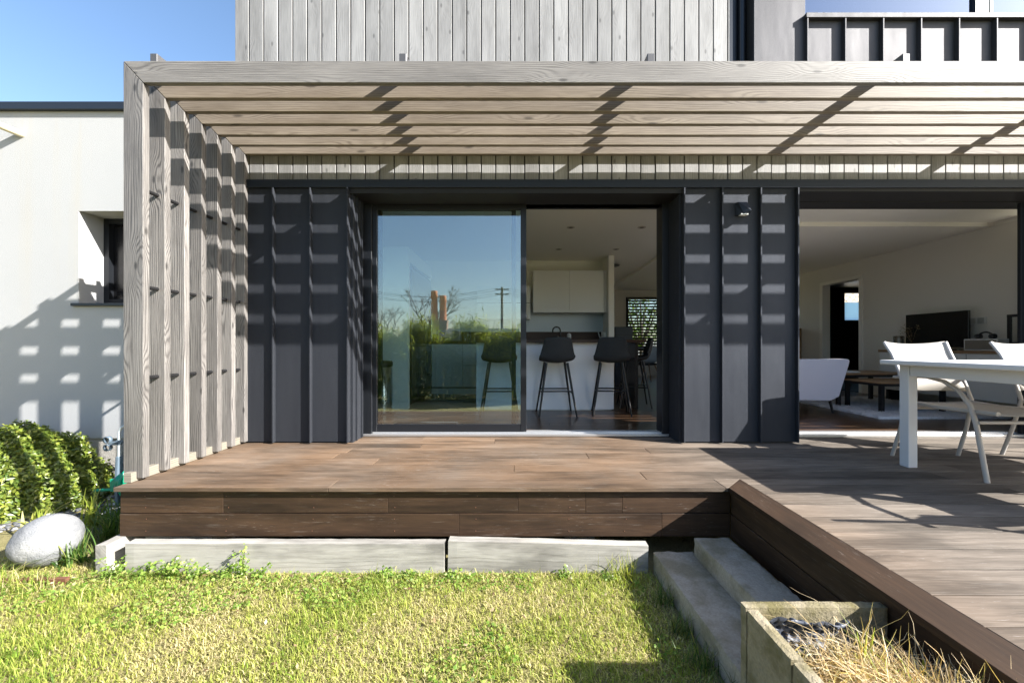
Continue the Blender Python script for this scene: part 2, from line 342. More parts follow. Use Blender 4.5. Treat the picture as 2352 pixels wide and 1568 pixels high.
# timber cladding
tb=MB(); pit=.1217; x=-2.374; ZL=2.66; i=0
while x<1.775:
    w=min(pit-.010,1.78-x); j=random.uniform(-.0015,.0015)
    tb.box(x,x+w,YW+j,YW+.02,2.66,4.38,along=2); x+=pit
tb.box(-2.374,1.78,YW,YW+.02,5.22,5.35)
x2=x
tb.box(1.7815,x2-.007,YW,YW+.02,2.66,2.98,along=2) if x2-.007>1.80 else None
while x2<5.75:
    tb.box(x2,x2+pit-.007,YW+random.uniform(-.0015,.0015),YW+.02,2.66,2.98,along=2); x2+=pit
HB(tb,'timber_cladding',M['pale_wood'],bevel=.002)
b=MB(); b.box(-2.37,1.775,YW+.022,YW+.06,2.66,4.38); b.box(-2.37,1.775,YW+.022,YW+.06,5.22,5.35); b.box(1.775,5.9,YW+.022,YW+.06,2.62,3.2)
HB(b,'backing_wall',M['blackout'])
b=MB(); b.box(-2.38,5.9,YW-.022,YW+.03,2.585,2.652)
HB(b,'lintel_flashing',M['navy'],bevel=.003)
b=MB(); b.box(-1.413,1.377,YW+.0,YD+.08,2.545,2.66); b.box(-1.40,5.7,YD-.04,YD+.14,2.555,2.70); b.box(2.34,5.7,YW+.002,YD+.02,2.56,2.66)
HB(b,'door_head',M['blackout'])
# lower metal cladding panels with standing seams
def clad(x0,x1,seams,name):
    b=MB(); b.box(x0,x1,YW,YW+.02,ZD+.012,2.584)
    for s in seams: b.box(s-.006,s+.006,YW-.034,YW+.001,ZD+.012,2.580)
    return HB(b,name,M['clad'],bevel=.0015)
o=clad(-2.30,-1.413,[-2.04,-1.731,-1.419],'metal_cladding'); o['label']='metal cladding bay left of the kitchen door beside the timber fins'
o=clad(1.377,2.336,[1.383,1.70,2.02,2.330],'metal_cladding'); o['label']='metal cladding bay with the wall lamp between the two openings'
b=MB(); b.box(-1.4125,-1.395,YW+.02,YD+.1,ZD,2.56)
for yy in (3.33,3.44): b.box(-1.396,-1.380,yy-.005,yy+.005,ZD+.005,2.545)
HB(b,'metal_reveal',M['clad'])
b=MB(); b.box(1.36,1.376,YW+.021,YD+.1,ZD,2.545); HB(b,'metal_reveal',M['clad'])
b=MB(); b.box(2.337,2.355,YW+.021,YD+.1,ZD,2.56)
HB(b,'metal_reveal',M['clad'])
b=MB(); b.box(4.62,5.9,YW+.1,YW+.2,0,2.62); HB(b,'wall_core',M['clad'])
b=MB(); b.box(1.377,2.336,YW+.022,YD+.04,ZD-.1,2.66); HB(b,'wall_core',M['blackout'])
b=MB(); b.box(-2.35,-1.4126,YW+.021,YD+.04,ZD-.2,2.66); HB(b,'wall_core',M['blackout'])
# upper right: recess, metal sheet bay, balustrade
b=MB(); b.box(1.78,2.02,YW+.10,YW+.12,3.0,5.35); b.tube([(1.92,YW+.08,3.0),(1.92,YW+.08,5.3)],.03,12)
b.box(1.776,1.80,YW+.0,YW+.11,3.0,5.35)
HB(b,'recess_panel',M['navy'])
b=MB(); b.box(1.96,2.388,YW-.03,YW+.1,3.0,5.35); HB(b,'metal_sheet_bay',M['clad_up'],bevel=.003)
by=YW-.062; bx0,bx1=2.375,5.9
b=MB(); b.box(2.389,bx1,YW-.028,YW+.1,2.99,3.964)
for k in range(12):
    xx=bx0+.004+k*.312
    if xx<5.85: b.box(xx,xx+.012,by,YW-.027,2.99,3.964)
b.box(bx0-.004,bx1,by-.003,YW+.11,3.965,4.005)
HB(b,'balustrade',M['clad_up'],bevel=.002)
uw=MB(); yy=YW+.16
for xa,xb in ((2.36,2.44),(4.0,4.12),(5.5,5.6)): uw.box(xa,xb,yy-.02,yy+.04,3.97,5.3)
uw.box(2.36,5.6,yy-.021,yy+.041,3.90,3.99); uw.box(2.4,5.6,yy-.021,yy+.041,5.2,5.3)
uf=HB(uw,'upper_window',M['frame'],bevel=.003)
b=MB(); b.box(2.44,4.0,yy+.005,yy+.015,3.99,5.2); b.box(4.12,5.5,yy+.005,yy+.015,3.99,5.2)
b.build('window_pane',M['glass_up'],uf)
b=MB(); b.box(4.125,4.15,yy-.024,yy-.002,3.99,5.2); b.build('frame_trim',M['white_paint'],uf)
b=MB(); b.box(-2.3,5.81,4.06,4.12,2.901,5.355); HB(b,'added_void_wall',M['white_paint'])  # unseen void added to bounce upper sun down into the rooms
b=MB(); b.box(-2.3,1.77,YW+.062,YW+.075,2.66,4.38); b.box(2.36,5.8,YW+.145,YW+.158,3.0,3.86); HB(b,'added_void_lining',M['white_paint'])  # white lining added inside the unseen void to spread its light
b=MB(); b.box(-2.28,1.76,YW+.03,YW+.05,4.39,5.21); b.build('window_pane',M['glass_clear'],HB_frame('added_clerestory',-2.30,1.78,4.38,5.22))  # unseen clerestory, added so sun reaches the void
b=MB(); b.box(-2.372,-2.30,YW+.061,3.75,0,5.34); b.box(-2.372,-2.30,4.75,10.4,0,5.34); b.box(-2.372,-2.30,3.75,4.75,0,1.3); b.box(-2.372,-2.30,3.75,4.75,2.6,5.34); HB(b,'side_wall',M['white_paint'])  # opening out of view, added to bring sky light into the kitchen
b=MB(); b.box(5.81,5.9,3.38,3.75,ZF-.3,5.34); b.box(5.81,5.9,4.45,6.50,ZF-.3,5.34); b.box(5.81,5.9,3.75,4.45,ZF-.3,2.25); b.box(5.81,5.9,3.75,4.45,2.73,5.34); b.box(5.81,5.9,7.40,10.4,ZF-.3,5.34); b.box(5.81,5.9,6.5,7.4,2.42,5.34)  # high opening out of view, added so sun brightens the living room
HB(b,'side_wall',M['white_paint'])
b=MB(); b.box(-2.45,5.95,YW-.02,10.5,5.36,5.5); HB(b,'flat_roof',M['navy'])  # house ends short here to keep sun on the added high opening
# interior shell
ft=MB()
y=YD+.05; k=0
while y<10.3:
    x=-2.3-random.random()*1.2
    while x<5.9:
        L=random.choice([1.2,1.4,1.8]); ft.box(max(x,-2.29),min(x+L-.002,5.8),y,y+.14-.002,ZF-.03,ZF,along=0); x+=L
    y+=.14
prop(ft.build('indoor_floor',M['floor']),'dark glossy wood floor running through the kitchen and living room',None,None,'structure')
b=MB(); b.box(-2.3,2.35,4.06,10.3,2.77,2.9); b.box(2.35,5.81,4.06,4.73,2.77,2.9); b.box(2.35,5.81,4.73,10.3,2.72,2.9)  # front strip left open below the added light void
HB(b,'ceiling',M['white_paint'])
b=MB(); b.box(-2.3,1.60,6.90,6.98,ZF,2.77); b.box(1.507,1.60,6.45,6.899,ZF,2.769)
HB(b,'kitchen_wall',M['white_paint'])
b=MB(); b.box(1.6,2.84,10.2,10.3,ZF,2.77); b.box(3.79,3.95,10.2,10.3,ZF,2.77); b.box(5.7,5.81,10.2,10.3,ZF,2.77); b.box(3.95,5.7,10.2,10.3,ZF,.6); b.box(3.95,5.7,10.2,10.3,2.6,2.77); b.box(2.84,3.79,10.2,10.3,2.54,2.77); b.box(2.84,3.79,10.2,10.3,ZF,.75)  # wide opening at the right is unseen, added for more sky light
b.box(1.6,1.68,6.98,10.2,ZF,2.77)
HB(b,'rear_wall',M['grey_wall'])
b=MB(); b.box(5.79,5.812,3.6,3.75,ZF,2.72); b.box(5.79,5.812,3.75,4.45,ZF,2.25); b.box(5.79,5.812,4.45,6.56,ZF,2.72); b.box(5.79,5.812,7.36,10.2,ZF,2.72); b.box(5.79,5.812,6.56,7.36,2.40,2.72)  # gap continues the added high opening
HB(b,'living_room_wall',M['grey_wall'])
# doorway frame in the living room wall and room beyond
b=MB()
for ya,yb in ((6.50,6.57),(7.35,7.42)): b.box(5.77,5.92,ya,yb,ZF,2.42)
b.box(5.77,5.92,6.50,7.42,2.40,2.46); HB(b,'inner_doorway',M['white_paint'],bevel=.003)
b=MB(); b.box(5.9,9.2,10.0,10.1,ZF,1.92); b.box(5.9,9.2,10.0,10.1,2.62,2.9); b.box(5.9,8.43,10.0,10.1,1.92,2.62); b.box(9.0,9.2,10.0,10.1,1.92,2.62)
b.box(9.2,9.3,5.6,10.1,ZF,2.9); b.box(5.9,9.3,5.5,5.6,ZF,2.9); b.box(5.9,9.3,5.5,10.1,2.75,2.95); b.box(5.9,9.3,5.5,10.1,ZF-.1,ZF)
HB(b,'utility_room',M['navy'])
# rear window with venetian blind
b=MB(); b.box(2.84,2.9,10.18,10.28,.75,2.54); b.box(3.73,3.79,10.18,10.28,.75,2.54); b.box(2.84,3.79,10.181,10.281,2.48,2.54); b.box(2.84,3.79,10.181,10.281,.75,.81)
rw=HB(b,'rear_window',M['frame'])
b=MB(); b.box(2.9,3.73,10.22,10.23,.81,2.48); b.build('window_pane',M['glass_clear'],rw)
b=MB(); z=.83
while z<2.46:
    b.hexa([(2.86,10.09,z),(3.77,10.09,z),(3.77,10.12,z+.042),(2.86,10.12,z+.042),(2.86,10.09,z+.003),(3.77,10.09,z+.003),(3.77,10.12,z+.046),(2.86,10.12,z+.046)]); z+=.075
b.box(2.85,3.78,10.095,10.14,2.47,2.51)
bl=b.build('venetian_blind',M['black']); prop(bl,'black venetian blind with open slats over the far window behind the kitchen','blind')
# ---------------------------------------------------------------- sliding doors
def frame(b,x0,x1,z0,z1,y0,y1,w):
    b.box(x0,x0+w,y0,y1,z0,z1); b.box(x1-w,x1,y0,y1,z0,z1); b.box(x0+w,x1-w,y0+.002,y1-.002,z1-w,z1); b.box(x0+w,x1-w,y0+.002,y1-.002,z0,z0+w*1.25)
b=MB(); b.box(-1.395,-1.32,YD-.03,YD+.12,ZF-.02,2.56); b.box(1.30,1.36,YD-.03,YD+.12,ZF-.02,2.56); b.box(-1.32,1.30,YD-.01,YD+.12,2.545,2.57)
kd=HB(b,'sliding_door',M['frame'],bevel=.002); kd['label']='kitchen sliding door with its reflective glass leaf standing in front of the left half'
b=MB(); frame(b,-1.335,.075,.487,2.555,YD-.002,YD+.034,.052)
lf=b.build('door_leaf',M['frame'],kd,bevel=.002)
b=MB(); b.box(-1.283,.023,YD+.012,YD+.02,.55,2.503); b.build('glass_pane',M['glass'],kd)
b=MB(); frame(b,-1.30,-.02,.487,2.555,YD+.055,YD+.09,.04); l2=b.build('door_leaf',M['frame'],kd,bevel=.002); l2['label']='rear sliding leaf stacked behind the front leaf'
b=MB(); b.box(-1.39,1.355,YD-.045,YD+.12,.455,.474); b.box(-1.39,1.355,YD-.005,YD+.0,.474,.486); b.box(-1.39,1.355,YD+.04,YD+.045,.474,.486); b.box(.08,1.30,YD+.06,YD+.12,.474,.479)
b.build('door_track',M['alu'],kd,bevel=.0015)
b=MB(); b.box(2.356,2.44,YD+.02,YD+.12,ZF-.02,2.56); HB(b,'door_jamb',M['frame'])
b=MB(); b.box(4.53,4.60,YD-.03,YD-.002,ZF-.02,2.56); b.box(4.6,5.75,YD+.0,YD+.02,ZF,2.56)
ld=HB(b,'sliding_door',M['frame'],bevel=.002); ld['label']='living room sliding door pushed fully open to the right'
b=MB(); b.box(2.36,4.55,YD-.06,YD+.12,.452,.472); b.box(2.36,4.55,YD+.0,YD+.005,.472,.484); b.build('door_track',M['alu'],ld,bevel=.0015)
# wall lamp
wl=thing('wall_lamp','small dark wedge shaped wall lamp high on the metal cladding','wall lamp',(1.865,YW,2.40))
wl.scale=(.82,.82,.82)
b=MB(); p=[(-.058,0,.075),(.058,0,.075),(.058,0,-.06),(-.058,0,-.06),(-.045,-.04,.073),(.045,-.04,.073),(.058,-.10,-.035),(-.01,-.075,-.055)]
b.add(p,[(0,1,5,4),(1,2,6,5),(0,4,7,3),(4,5,6),(4,6,7),(3,7,6,2),(0,3,2,1)])
b.build('lamp_body',M['navy'],wl,bevel=.002)
b=MB(); b.box(-.03,.04,-.07,-.02,-.064,-.052); b.build('lamp_lens',M['ceramic'],wl)
# ---------------------------------------------------------------- white wing
YS=3.55
wing=thing('rendered_wing','low white rendered house wing with black coping left of the timber fins','house wing',(-4.5,YS,0))
def WB(mb,name,mat,par=None,**k):
    o=mb.build(name,mat,par or wing,**k)
    if not par: o.location=(4.5,-YS,0)
    return o
b=MB(); wx0,wx1,wz0,wz1=-4.026,-3.2,1.651,2.50
b.box(-9,wx0,YS,YS+.35,.421,3.41); b.box(wx1,-2.372,YS,YS+.35,.421,3.41); b.box(wx0,wx1,YS,YS+.35,wz1,3.41); b.box(wx0,wx1,YS,YS+.35,.421,wz0)
b.box(-9,-4.6,YS+.36,9,.3,3.40); b.box(-4.6,-2.38,YS+.36,9,.0,.05)  # wing left hollow so sky light reaches the added side opening
WB(b,'rendered_wall',M['render'])
b=MB(); b.box(-9,-2.372,YS+.025,YS+.3,-.1,.421)
for zz in (.163,): b.box(-9,-2.373,YS+.02,YS+.026,zz+.006,.420); b.box(-9,-2.373,YS+.02,YS+.026,-.1,zz)
WB(b,'plinth',M['block'])
b=MB(); b.box(-9,-2.36,YS-.035,YS+.4,3.41,3.483); WB(b,'coping',M['navy'],bevel=.004)
b=MB(); b.box(wx0-.045,wx1+.04,YS-.03,YS+.2,wz0-.022,wz0+.004); WB(b,'window_sill',M['navy'],bevel=.003)
b=MB(); frame(b,wx0,wx1,wz0+.005,wz1,YS+.214,YS+.28,.05); b.box(-3.60,-3.54,YS+.21,YS+.28,wz0,wz1); wf=WB(b,'window',M['frame'])
b=MB(); b.box(wx0+.05,wx1-.05,YS+.26,YS+.27,wz0+.06,wz1-.05); wp=b.build('window_pane',M['screen'],wf)
b=MB(); c=P(24,298,3.5); c=(c[0],YS,c[2]); b.tube([(c[0]+.05,YS+.02,c[2]-.02),(c[0]-.02,YS-.12,c[2]+.005)],.028,14,caps=False); WB(b,'overflow_spout',plain('yellowed_pipe',(.55,.5,.36),.6),solid=.004)
# ---------------------------------------------------------------- deck
deck=thing('timber_deck','raised dark brown timber terrace between the house and the lawn','deck',(0,2.9,0))
def DB(mb,name,mat,**k):
    o=mb.build(name,mat,deck,**k); o.location=(0,-2.9,0); return o
def boards(b,x0,x1,y0,y1,lens,pitch=.1453):
    y=y0
    while y<y1-.01:
        ye=min(y+pitch-.0075,y1); x=x0; first=True
        while x<x1-.001:
            L=random.choice(lens)*random.uniform(.5 if first else .9,1.0); first=False
            xe=min(x+L,x1)
            if x1-xe<.4: xe=x1
            b.box(x,xe-.003,y,ye,ZD-.024,ZD,along=0); x=xe
        y+=pitch
YF=.985
b=MB(); boards(b,-2.335,8.2,2.235+.1453,YD-.045,[1.9,2.4,2.8,3.2]); boards(b,-2.335,1.2,2.235,2.235+.1453,[2.3,2.8]); boards(b,1.3615,8.2,YF+.1453+.003,2.3755,[2.2,2.8,3.4])
b.prism([(1.2,2.235),(1.2135,2.235),(1.3585,2.3795),(1.2,2.3795)],2,ZD-.024,ZD,0)
DB(b,'decking',M['deck'],bevel=.0012)
def mitre(b,pts,z0,z1,along):
    b.prism(pts,2,z0,z1,along)
b=MB(); b.prism([(1.214,.84),(1.3585,.84),(1.3585,2.3755),(1.214,2.232)],2,ZD-.024,ZD+.0015,1)
DB(b,'border_board',M['skirt'],bevel=.0015)
b=MB(); b.prism([(1.361,YF),(8.2,YF),(8.2,YF+.1425),(1.361,YF+.1425)],2,ZD-.024,ZD+.001,0); b.prism([(1.361,.84),(8.2,.84),(8.2,YF-.006),(1.361,YF-.006)],2,ZD-.024,ZD+.001,0); DB(b,'border_board',M['deck'],bevel=.0012)
b=MB()
def skirtx(y,xs,z0,z1):
    for a,c in zip(xs[:-1],xs[1:]): b.box(a,c-.0015,y,y+.022,z0,z1,along=0)
skirtx(2.262,[-2.322,-1.72,-.76,-.0,.395,.61,1.238],.294,.424)
skirtx(2.262,[-2.326,-.345,.84,1.238],.156,.289)
for z0,z1,xo in ((.294,.424,0),(.156,.289,-.004)):
    b.box(1.240+xo,1.262+xo,.87,2.255,z0,z1,along=1)
    b.box(-2.326,-2.304,2.285,3.2,z0,z1,along=1)
    b.box(1.27,6.2,.87,.892,z0,z1,along=0)
DB(b,'skirt_board',M['skirt'],bevel=.0015)
for xx in (-2.18,-1.7,-1.2,-.72,-.24,.3,.62,1.1):
    for zz in (.188,.258,.325,.392): b=MB(); b.lathe([(0,0),(.003,0),(.003,.0008),(0,.0008)],(xx+random.uniform(-.01,.01),2.2605,zz),8,axis='y'); DB(b,'screw',M['rust'])
b=MB(); b.box(-2.25,-1.85,2.34,2.6,0,.17); DB(b,'footing_block',M['block'])
b=MB(); b.box(.3,.5,2.5,2.7,0,.2); DB(b,'footing_block',M['block'])
b=MB()
for xx in np.arange(-2.25,1.2,.5): b.box(xx,xx+.06,2.29,3.4,.18,.424)
b.box(1.3,6.2,.93,.99,.1,.424); b.box(-2.3,1.2,2.9,2.95,0,.42)
DB(b,'joist',M['blackout'])
# ---------------------------------------------------------------- pergola
per=thing('pergola','weathered grey timber pergola of mitred beams and vertical side fins over the deck','pergola',(-2.3,2.8,ZD))
def PB(mb,name,mat,**k):
    o=mb.build(name,mat,per,**k); o.location=(2.3,-2.8,-ZD); return o
ZT=EYE+1.716; ZB=EYE+1.585; XL=-2.385; XR=-2.265
Z0=2.339
for k in range(7):
    y=Z0+.145*k; t=.044; dz=random.uniform(-.002,.002); yb=y+t if k<6 else YW-.001; tb2=y+.034 if k<6 else YW-.008
    b=MB(); b.prism([(XL+.0015,ZT+dz),(XR+.002,ZB+dz),(8.4,ZB+dz),(8.4,ZT+dz)],1,y,tb2,0)
    PB(b,'beam',M['grey_wood'] if k==0 else M['bounce_warm_wood'],bevel=.0025)
    b=MB(); b.prism([(XL,ZT+dz-.0015),(XL+random.uniform(-.002,.002),ZD+.018),(XR,ZD+.018),(XR,ZB+dz-.0015)],1,y+.0007,yb-.0007,2)
    PB(b,'side_fin',M['fin_wood'],bevel=.0025)
b=MB(); b.box(-2.352,-2.305,Z0-.03,YW-.03,ZD+.002,ZD+.06,along=1); PB(b,'sole_plate',M['sole'],bevel=.002)
for zz in (.96,.36,-.20):
    b=MB(); b.tube([(-2.312,Z0+.02,EYE+zz),(-2.312,YW-.01,EYE+zz)],.012,12); PB(b,'tie_rod',M['rod'])
for xx in (-2.213,-.70,.807,2.357,3.87,5.39,6.9):
    b=MB(); b.box(xx-.022,xx+.022,Z0+.012,YW+.0,ZT+.003,ZT+.055); PB(b,'support_bar',M['bar'],bevel=.003)
# ---------------------------------------------------------------- steps, sleepers, planter
def rough_block(name,mat,x0,x1,y0,y1,z0,z1,label,cat,amp=.004,rz=0,group=None,res=.03,parent=None,along=1):
    import bmesh
    from mathutils import noise as mn
    cx,cy=(x0+x1)/2,(y0+y1)/2
    def axis(a,b): n=max(2,int(abs(b-a)/res)); return [a+(b-a)*i/n for i in range(n+1)]
    xs,ys,zs=axis(x0-cx,x1-cx),axis(y0-cy,y1-cy),axis(0,z1-z0)
    bm=bmesh.new(); cache={}
    uvl=bm.loops.layers.uv.new('UVMap'); rl=bm.loops.layers.uv.new('rnd'); ou,ov=random.random()*40,random.random()*40
    def v(p):
        if p not in cache:
            q=Vector(p); e=0
            d=mn.noise_vector(q*5+Vector((ou,0,0)))*amp*.5+mn.noise_vector(q*40)*amp*.4
            ex=min(p[0]-xs[0],xs[-1]-p[0]); ey=min(p[1]-ys[0],ys[-1]-p[1]); ez=zs[-1]-p[2]
            near=sorted((ex,ey,ez))
            if near[1]<.001: # edge: pull inward
                c=Vector((0,0,(z1-z0)/2)); dirn=Vector(((1 if p[0]<0 else -1) if ex<.001 else 0,(1 if p[1]<0 else -1) if ey<.001 else 0,-1 if ez<.001 else 0))
                d+=dirn*(amp*.5+abs(mn.noise(q*25))*amp*.9)
            cache[p]=bm.verts.new(q+d)
        return cache[p]
    def grid(A,B,fn):
        for i in range(len(A)-1):
            for j in range(len(B)-1):
                f=bm.faces.new([v(fn(A[i],B[j])),v(fn(A[i+1],B[j])),v(fn(A[i+1],B[j+1])),v(fn(A[i],B[j+1]))])
                for l in f.loops:
                    c=l.vert.co; oth=[k for k in range(3) if k!=along]
                    vv=c[oth[0]]+c[oth[1]]
                    l[uvl].uv=(c[along]+ou,vv+ov); l[rl].uv=(.5,.5)
    grid(xs,ys,lambda a,b:(a,b,zs[-1])); grid(xs,zs,lambda a,b:(a,ys[0],b)); grid(xs,zs,lambda a,b:(a,ys[-1],b))
    grid(ys,zs,lambda a,b:(xs[0],a,b)); grid(ys,zs,lambda a,b:(xs[-1],a,b)); grid(xs,ys,lambda a,b:(a,b,0.0))
    bmesh.ops.recalc_face_normals(bm,faces=bm.faces)
    me=bpy.data.meshes.new(name); bm.to_mesh(me); bm.free(); me.materials.append(mat)
    o=bpy.data.objects.new(name,me); C.objects.link(o)
    for p in me.polygons: p.use_smooth=False
    if parent: o.parent=parent; o.location=(cx-parent.location.x,cy-parent.location.y,z0-parent.location.z)
    else: o.location=(cx,cy,z0)
    o.rotation_euler=(0,0,rz)
    return prop(o,label,cat,group)
rough_block('concrete_step',M['step'],.77,1.0,1.335,2.18,-.02,.116,'lower worn concrete step beside the lawn','step',.005,R(2.0),res=.022)
rough_block('concrete_step',M['step'],.985,1.185,1.335,2.15,-.02,.21,'upper worn concrete step nearest the deck skirting','step',.005,R(2.2),res=.022)
rough_block('landscape_sleeper',M['sleeper'],-2.20,-.412,2.165,2.225,-.05,.163,'long pale timber sleeper edging the lawn under the deck on the left','sleeper',.0025,R(-.1),res=.05,along=0)
o=rough_block('landscape_sleeper',M['sleeper'],-.397,.725,2.165,2.225,-.05,.165,'shorter pale timber sleeper edging the lawn beside the concrete steps','sleeper',.0025,R(-.9),res=.05,along=0); o.rotation_euler=(0,R(1.2),R(-.5))
rough_block('landscape_sleeper',M['sleeper'],-2.35,-2.285,2.16,2.75,-.05,.158,'pale timber sleeper end on at the left corner of the deck','sleeper',.003,R(-2),res=.03,along=1)
pl=thing('raised_planter','mossy concrete slab planter filled with dry ornamental grass below the deck','planter',(1.0,1.0,0))
rough_block('back_slab',M['planter'],.756,1.232,1.287,1.322,-.02,.40,None,None,.003,res=.016,parent=pl)
rough_block('side_slab',M['planter'],.757,.797,1.076,1.285,-.02,.398,None,None,.003,res=.016,parent=pl)
rough_block('side_slab',M['planter'],.757,.797,.45,1.072,-.02,.398,None,None,.003,res=.016,parent=pl)
from mathutils import noise as mnz
sx=np.linspace(.79,2.3,70); sy=np.linspace(.4,1.29,45); vv=[];ff=[]
for yv in sy:
    for xv in sx:
        if xv>1.236 and yv>.95: zz=.02
        else: zz=.27+.02*mnz.noise(Vector((xv*9,yv*9,0)))+.008*mnz.noise(Vector((xv*40,yv*40,3)))
        vv.append((xv-1,yv-1,zz))
for i in range(len(sy)-1):
    for j in range(len(sx)-1):
        if sx[j]<1.225 or sy[i+1]<.96: a=i*len(sx)+j; ff.append((a,a+1,a+1+len(sx),a+len(sx)))
o=npmesh('soil_bed',vv,ff,M['soil'],parent=pl); o['kind']='structure'
del o['kind']
# dimpled drainage membrane (folded strip)
def membrane():
    nx,nz=150,84; vs=[];fs=[]
    L,H=.27,.15
    for j in range(nz+1):
        for i in range(nx+1):
            s=i/nx*L; t=j/nz*H
            wob=.012*math.sin(s*30)+.008*math.sin(s*71+1)
            yy=.03*(1-t/H)
            fold=.016*math.sin(t/H*PI*2.3)
            x=.806+s; y=1.255-yy+wob*.4-fold; z=.243+t*.93+.007*math.sin(s*23)+(.012*math.sin(s*47) if j==nz else 0)
            # dimples
            a=s/.029; r=t/.025; row=int(r); a2=a+(.5 if row%2 else 0); dx=(a2-math.floor(a2)-.5)*.029; dz=(r-row-.5)*.025
            q=math.hypot(dx,dz); 
            if q<.0098: y+=.018*(1-(q/.0098)**6)
            vs.append((x,y,z))
    for j in range(nz):
        for i in range(nx):
            a=j*(nx+1)+i; fs.append((a,a+1,a+nx+2,a+nx+1))
    o=npmesh('drainage_membrane',vs,fs,plain('black_hdpe_sheet',(.06,.07,.095),.5,spec=.4),smooth=True)
    return prop(o,'black dimpled drainage membrane standing against the back slab of the planter','membrane')
membrane()
# ---------------------------------------------------------------- plants
def strips(pts_fn,n,seg,wid,rnd_fn,name,mat,parent=None):
    """n curved ribbons; pts_fn(i)->(seg+1,3) centreline, side vector"""
    V=np.zeros((n,(seg+1),2,3),np.float32); r=np.zeros((n,2),np.float32)
    for i in range(n):
        p,side,w=pts_fn(i); tt=np.linspace(0,1,seg+1); ww=w*(1-tt**2*.85)
        V[i,:,0]=p-side*ww[:,None]; V[i,:,1]=p+side*ww[:,None]; r[i]=rnd_fn(i)
    base=np.arange(n)[:,None]*(seg+1)*2+np.arange(seg)[None,:]*2
    Fq=np.stack([base,base+1,base+3,base+2],-1).reshape(-1,4)
    return npmesh(name,V.reshape(-1,3),Fq,mat,np.repeat(r,seg,axis=0),parent)
def vnoise(X,Y,s,seed=0):
    return np.array([mnz.noise(Vector((a*s,b*s,seed))) for a,b in zip(X,Y)])
# lawn
def lawn():
    n=92000
    Y=.95+ (2.30-.95)*rng.random(n*3)**1.25; X=rng.uniform(-3.6,1.2,n*3)
    ok=(X>-1.37*Y-.1)&~((X>.745)&(Y>.9))&~((Y>2.15)&(X>-2.38))
    # keep the bed behind the boulder thinner
    X=X[ok][:n];Y=Y[ok][:n]; n=len(X)
    g=vnoise(X,Y,1.7)+.55*vnoise(X,Y,6,4)+.35*vnoise(X,Y,17,8)
    fade=np.clip((X-.35)/.35,0,1)
    c=np.clip(.40+.36*g+.25*rng.standard_normal(n)*.75-.12*(Y<1.9)*0+.25*fade*0,0,1)
    green=c>.45
    L=np.where(green,rng.uniform(.012,.032,n),rng.uniform(.010,.032,n))*(.85+.8*np.clip(g,0,1))
    lean=np.where(green,rng.uniform(.3,1.35,n),rng.uniform(.9,1.7,n)); a=rng.uniform(0,2*PI,n)
    L=np.where(rng.random(n)<.035,L*rng.uniform(1.6,2.6,n),L); w=rng.uniform(.0010,.0021,n)
    d=np.stack([np.cos(a),np.sin(a),np.zeros(n)],1); s=np.stack([-np.sin(a),np.cos(a),np.zeros(n)],1)
    b=np.stack([X,Y,rng.uniform(0,.008,n)],1); up=np.array([0,0,1.])
    h1=.55; p1=b+ (d*(np.sin(lean*.5)*L*h1)[:,None]+up*(np.cos(lean*.5)*L*h1)[:,None])
    p2=p1+ (d*(np.sin(lean*1.2)*L*.5)[:,None]+up*(np.cos(lean*1.2)*L*.5)[:,None])
    V=np.stack([b-s*w[:,None],b+s*w[:,None],p1-s*w[:,None]*.8,p1+s*w[:,None]*.8,p2-s*w[:,None]*.15,p2+s*w[:,None]*.15],1).reshape(-1,3)
    k=np.arange(n)*6; Fq=np.concatenate([np.stack([k,k+1,k+3,k+2],1),np.stack([k+2,k+3,k+5,k+4],1)])
    r=np.stack([c,rng.random(n)],1); r=np.concatenate([r,r])
    return prop(npmesh('lawn_grass',V,Fq,M['grass'],r),'short patchy green and straw coloured lawn in front of the deck','lawn',None,'stuff')
lawn()
def leaves(P_,N_,size,mat,name,c=None,parent=None,asp=.5,jit=.7):
    n=len(P_); N_=N_+rng.standard_normal((n,3))*jit; N_/=np.linalg.norm(N_,axis=1)[:,None]
    a=rng.standard_normal((n,3)); t=np.cross(N_,a); t/=np.linalg.norm(t,axis=1)[:,None]; s=np.cross(N_,t)
    sz=size*rng.uniform(.6,1.25,n)[:,None]
    v0=P_; v1=P_+t*sz*.5+s*sz*asp*.5-N_*sz*.08; v2=P_+t*sz-N_*sz*.15; v3=P_+t*sz*.5-s*sz*asp*.5-N_*sz*.08; m=P_+t*sz*.5
    m1=P_+t*sz*.5-N_*sz*.02
    V=np.stack([v0,v1,v2,m1,v3],1).reshape(-1,3); k=np.arange(n)*5
    Fq=np.concatenate([np.stack([k,k+1,k+2,k+3],1),np.stack([k,k+3,k+2,k+4],1)])
    if c is None: c=rng.random(n)
    r=np.stack([c,rng.random(n)],1)
    return npmesh(name,V,Fq,mat,np.concatenate([r,r]),parent)
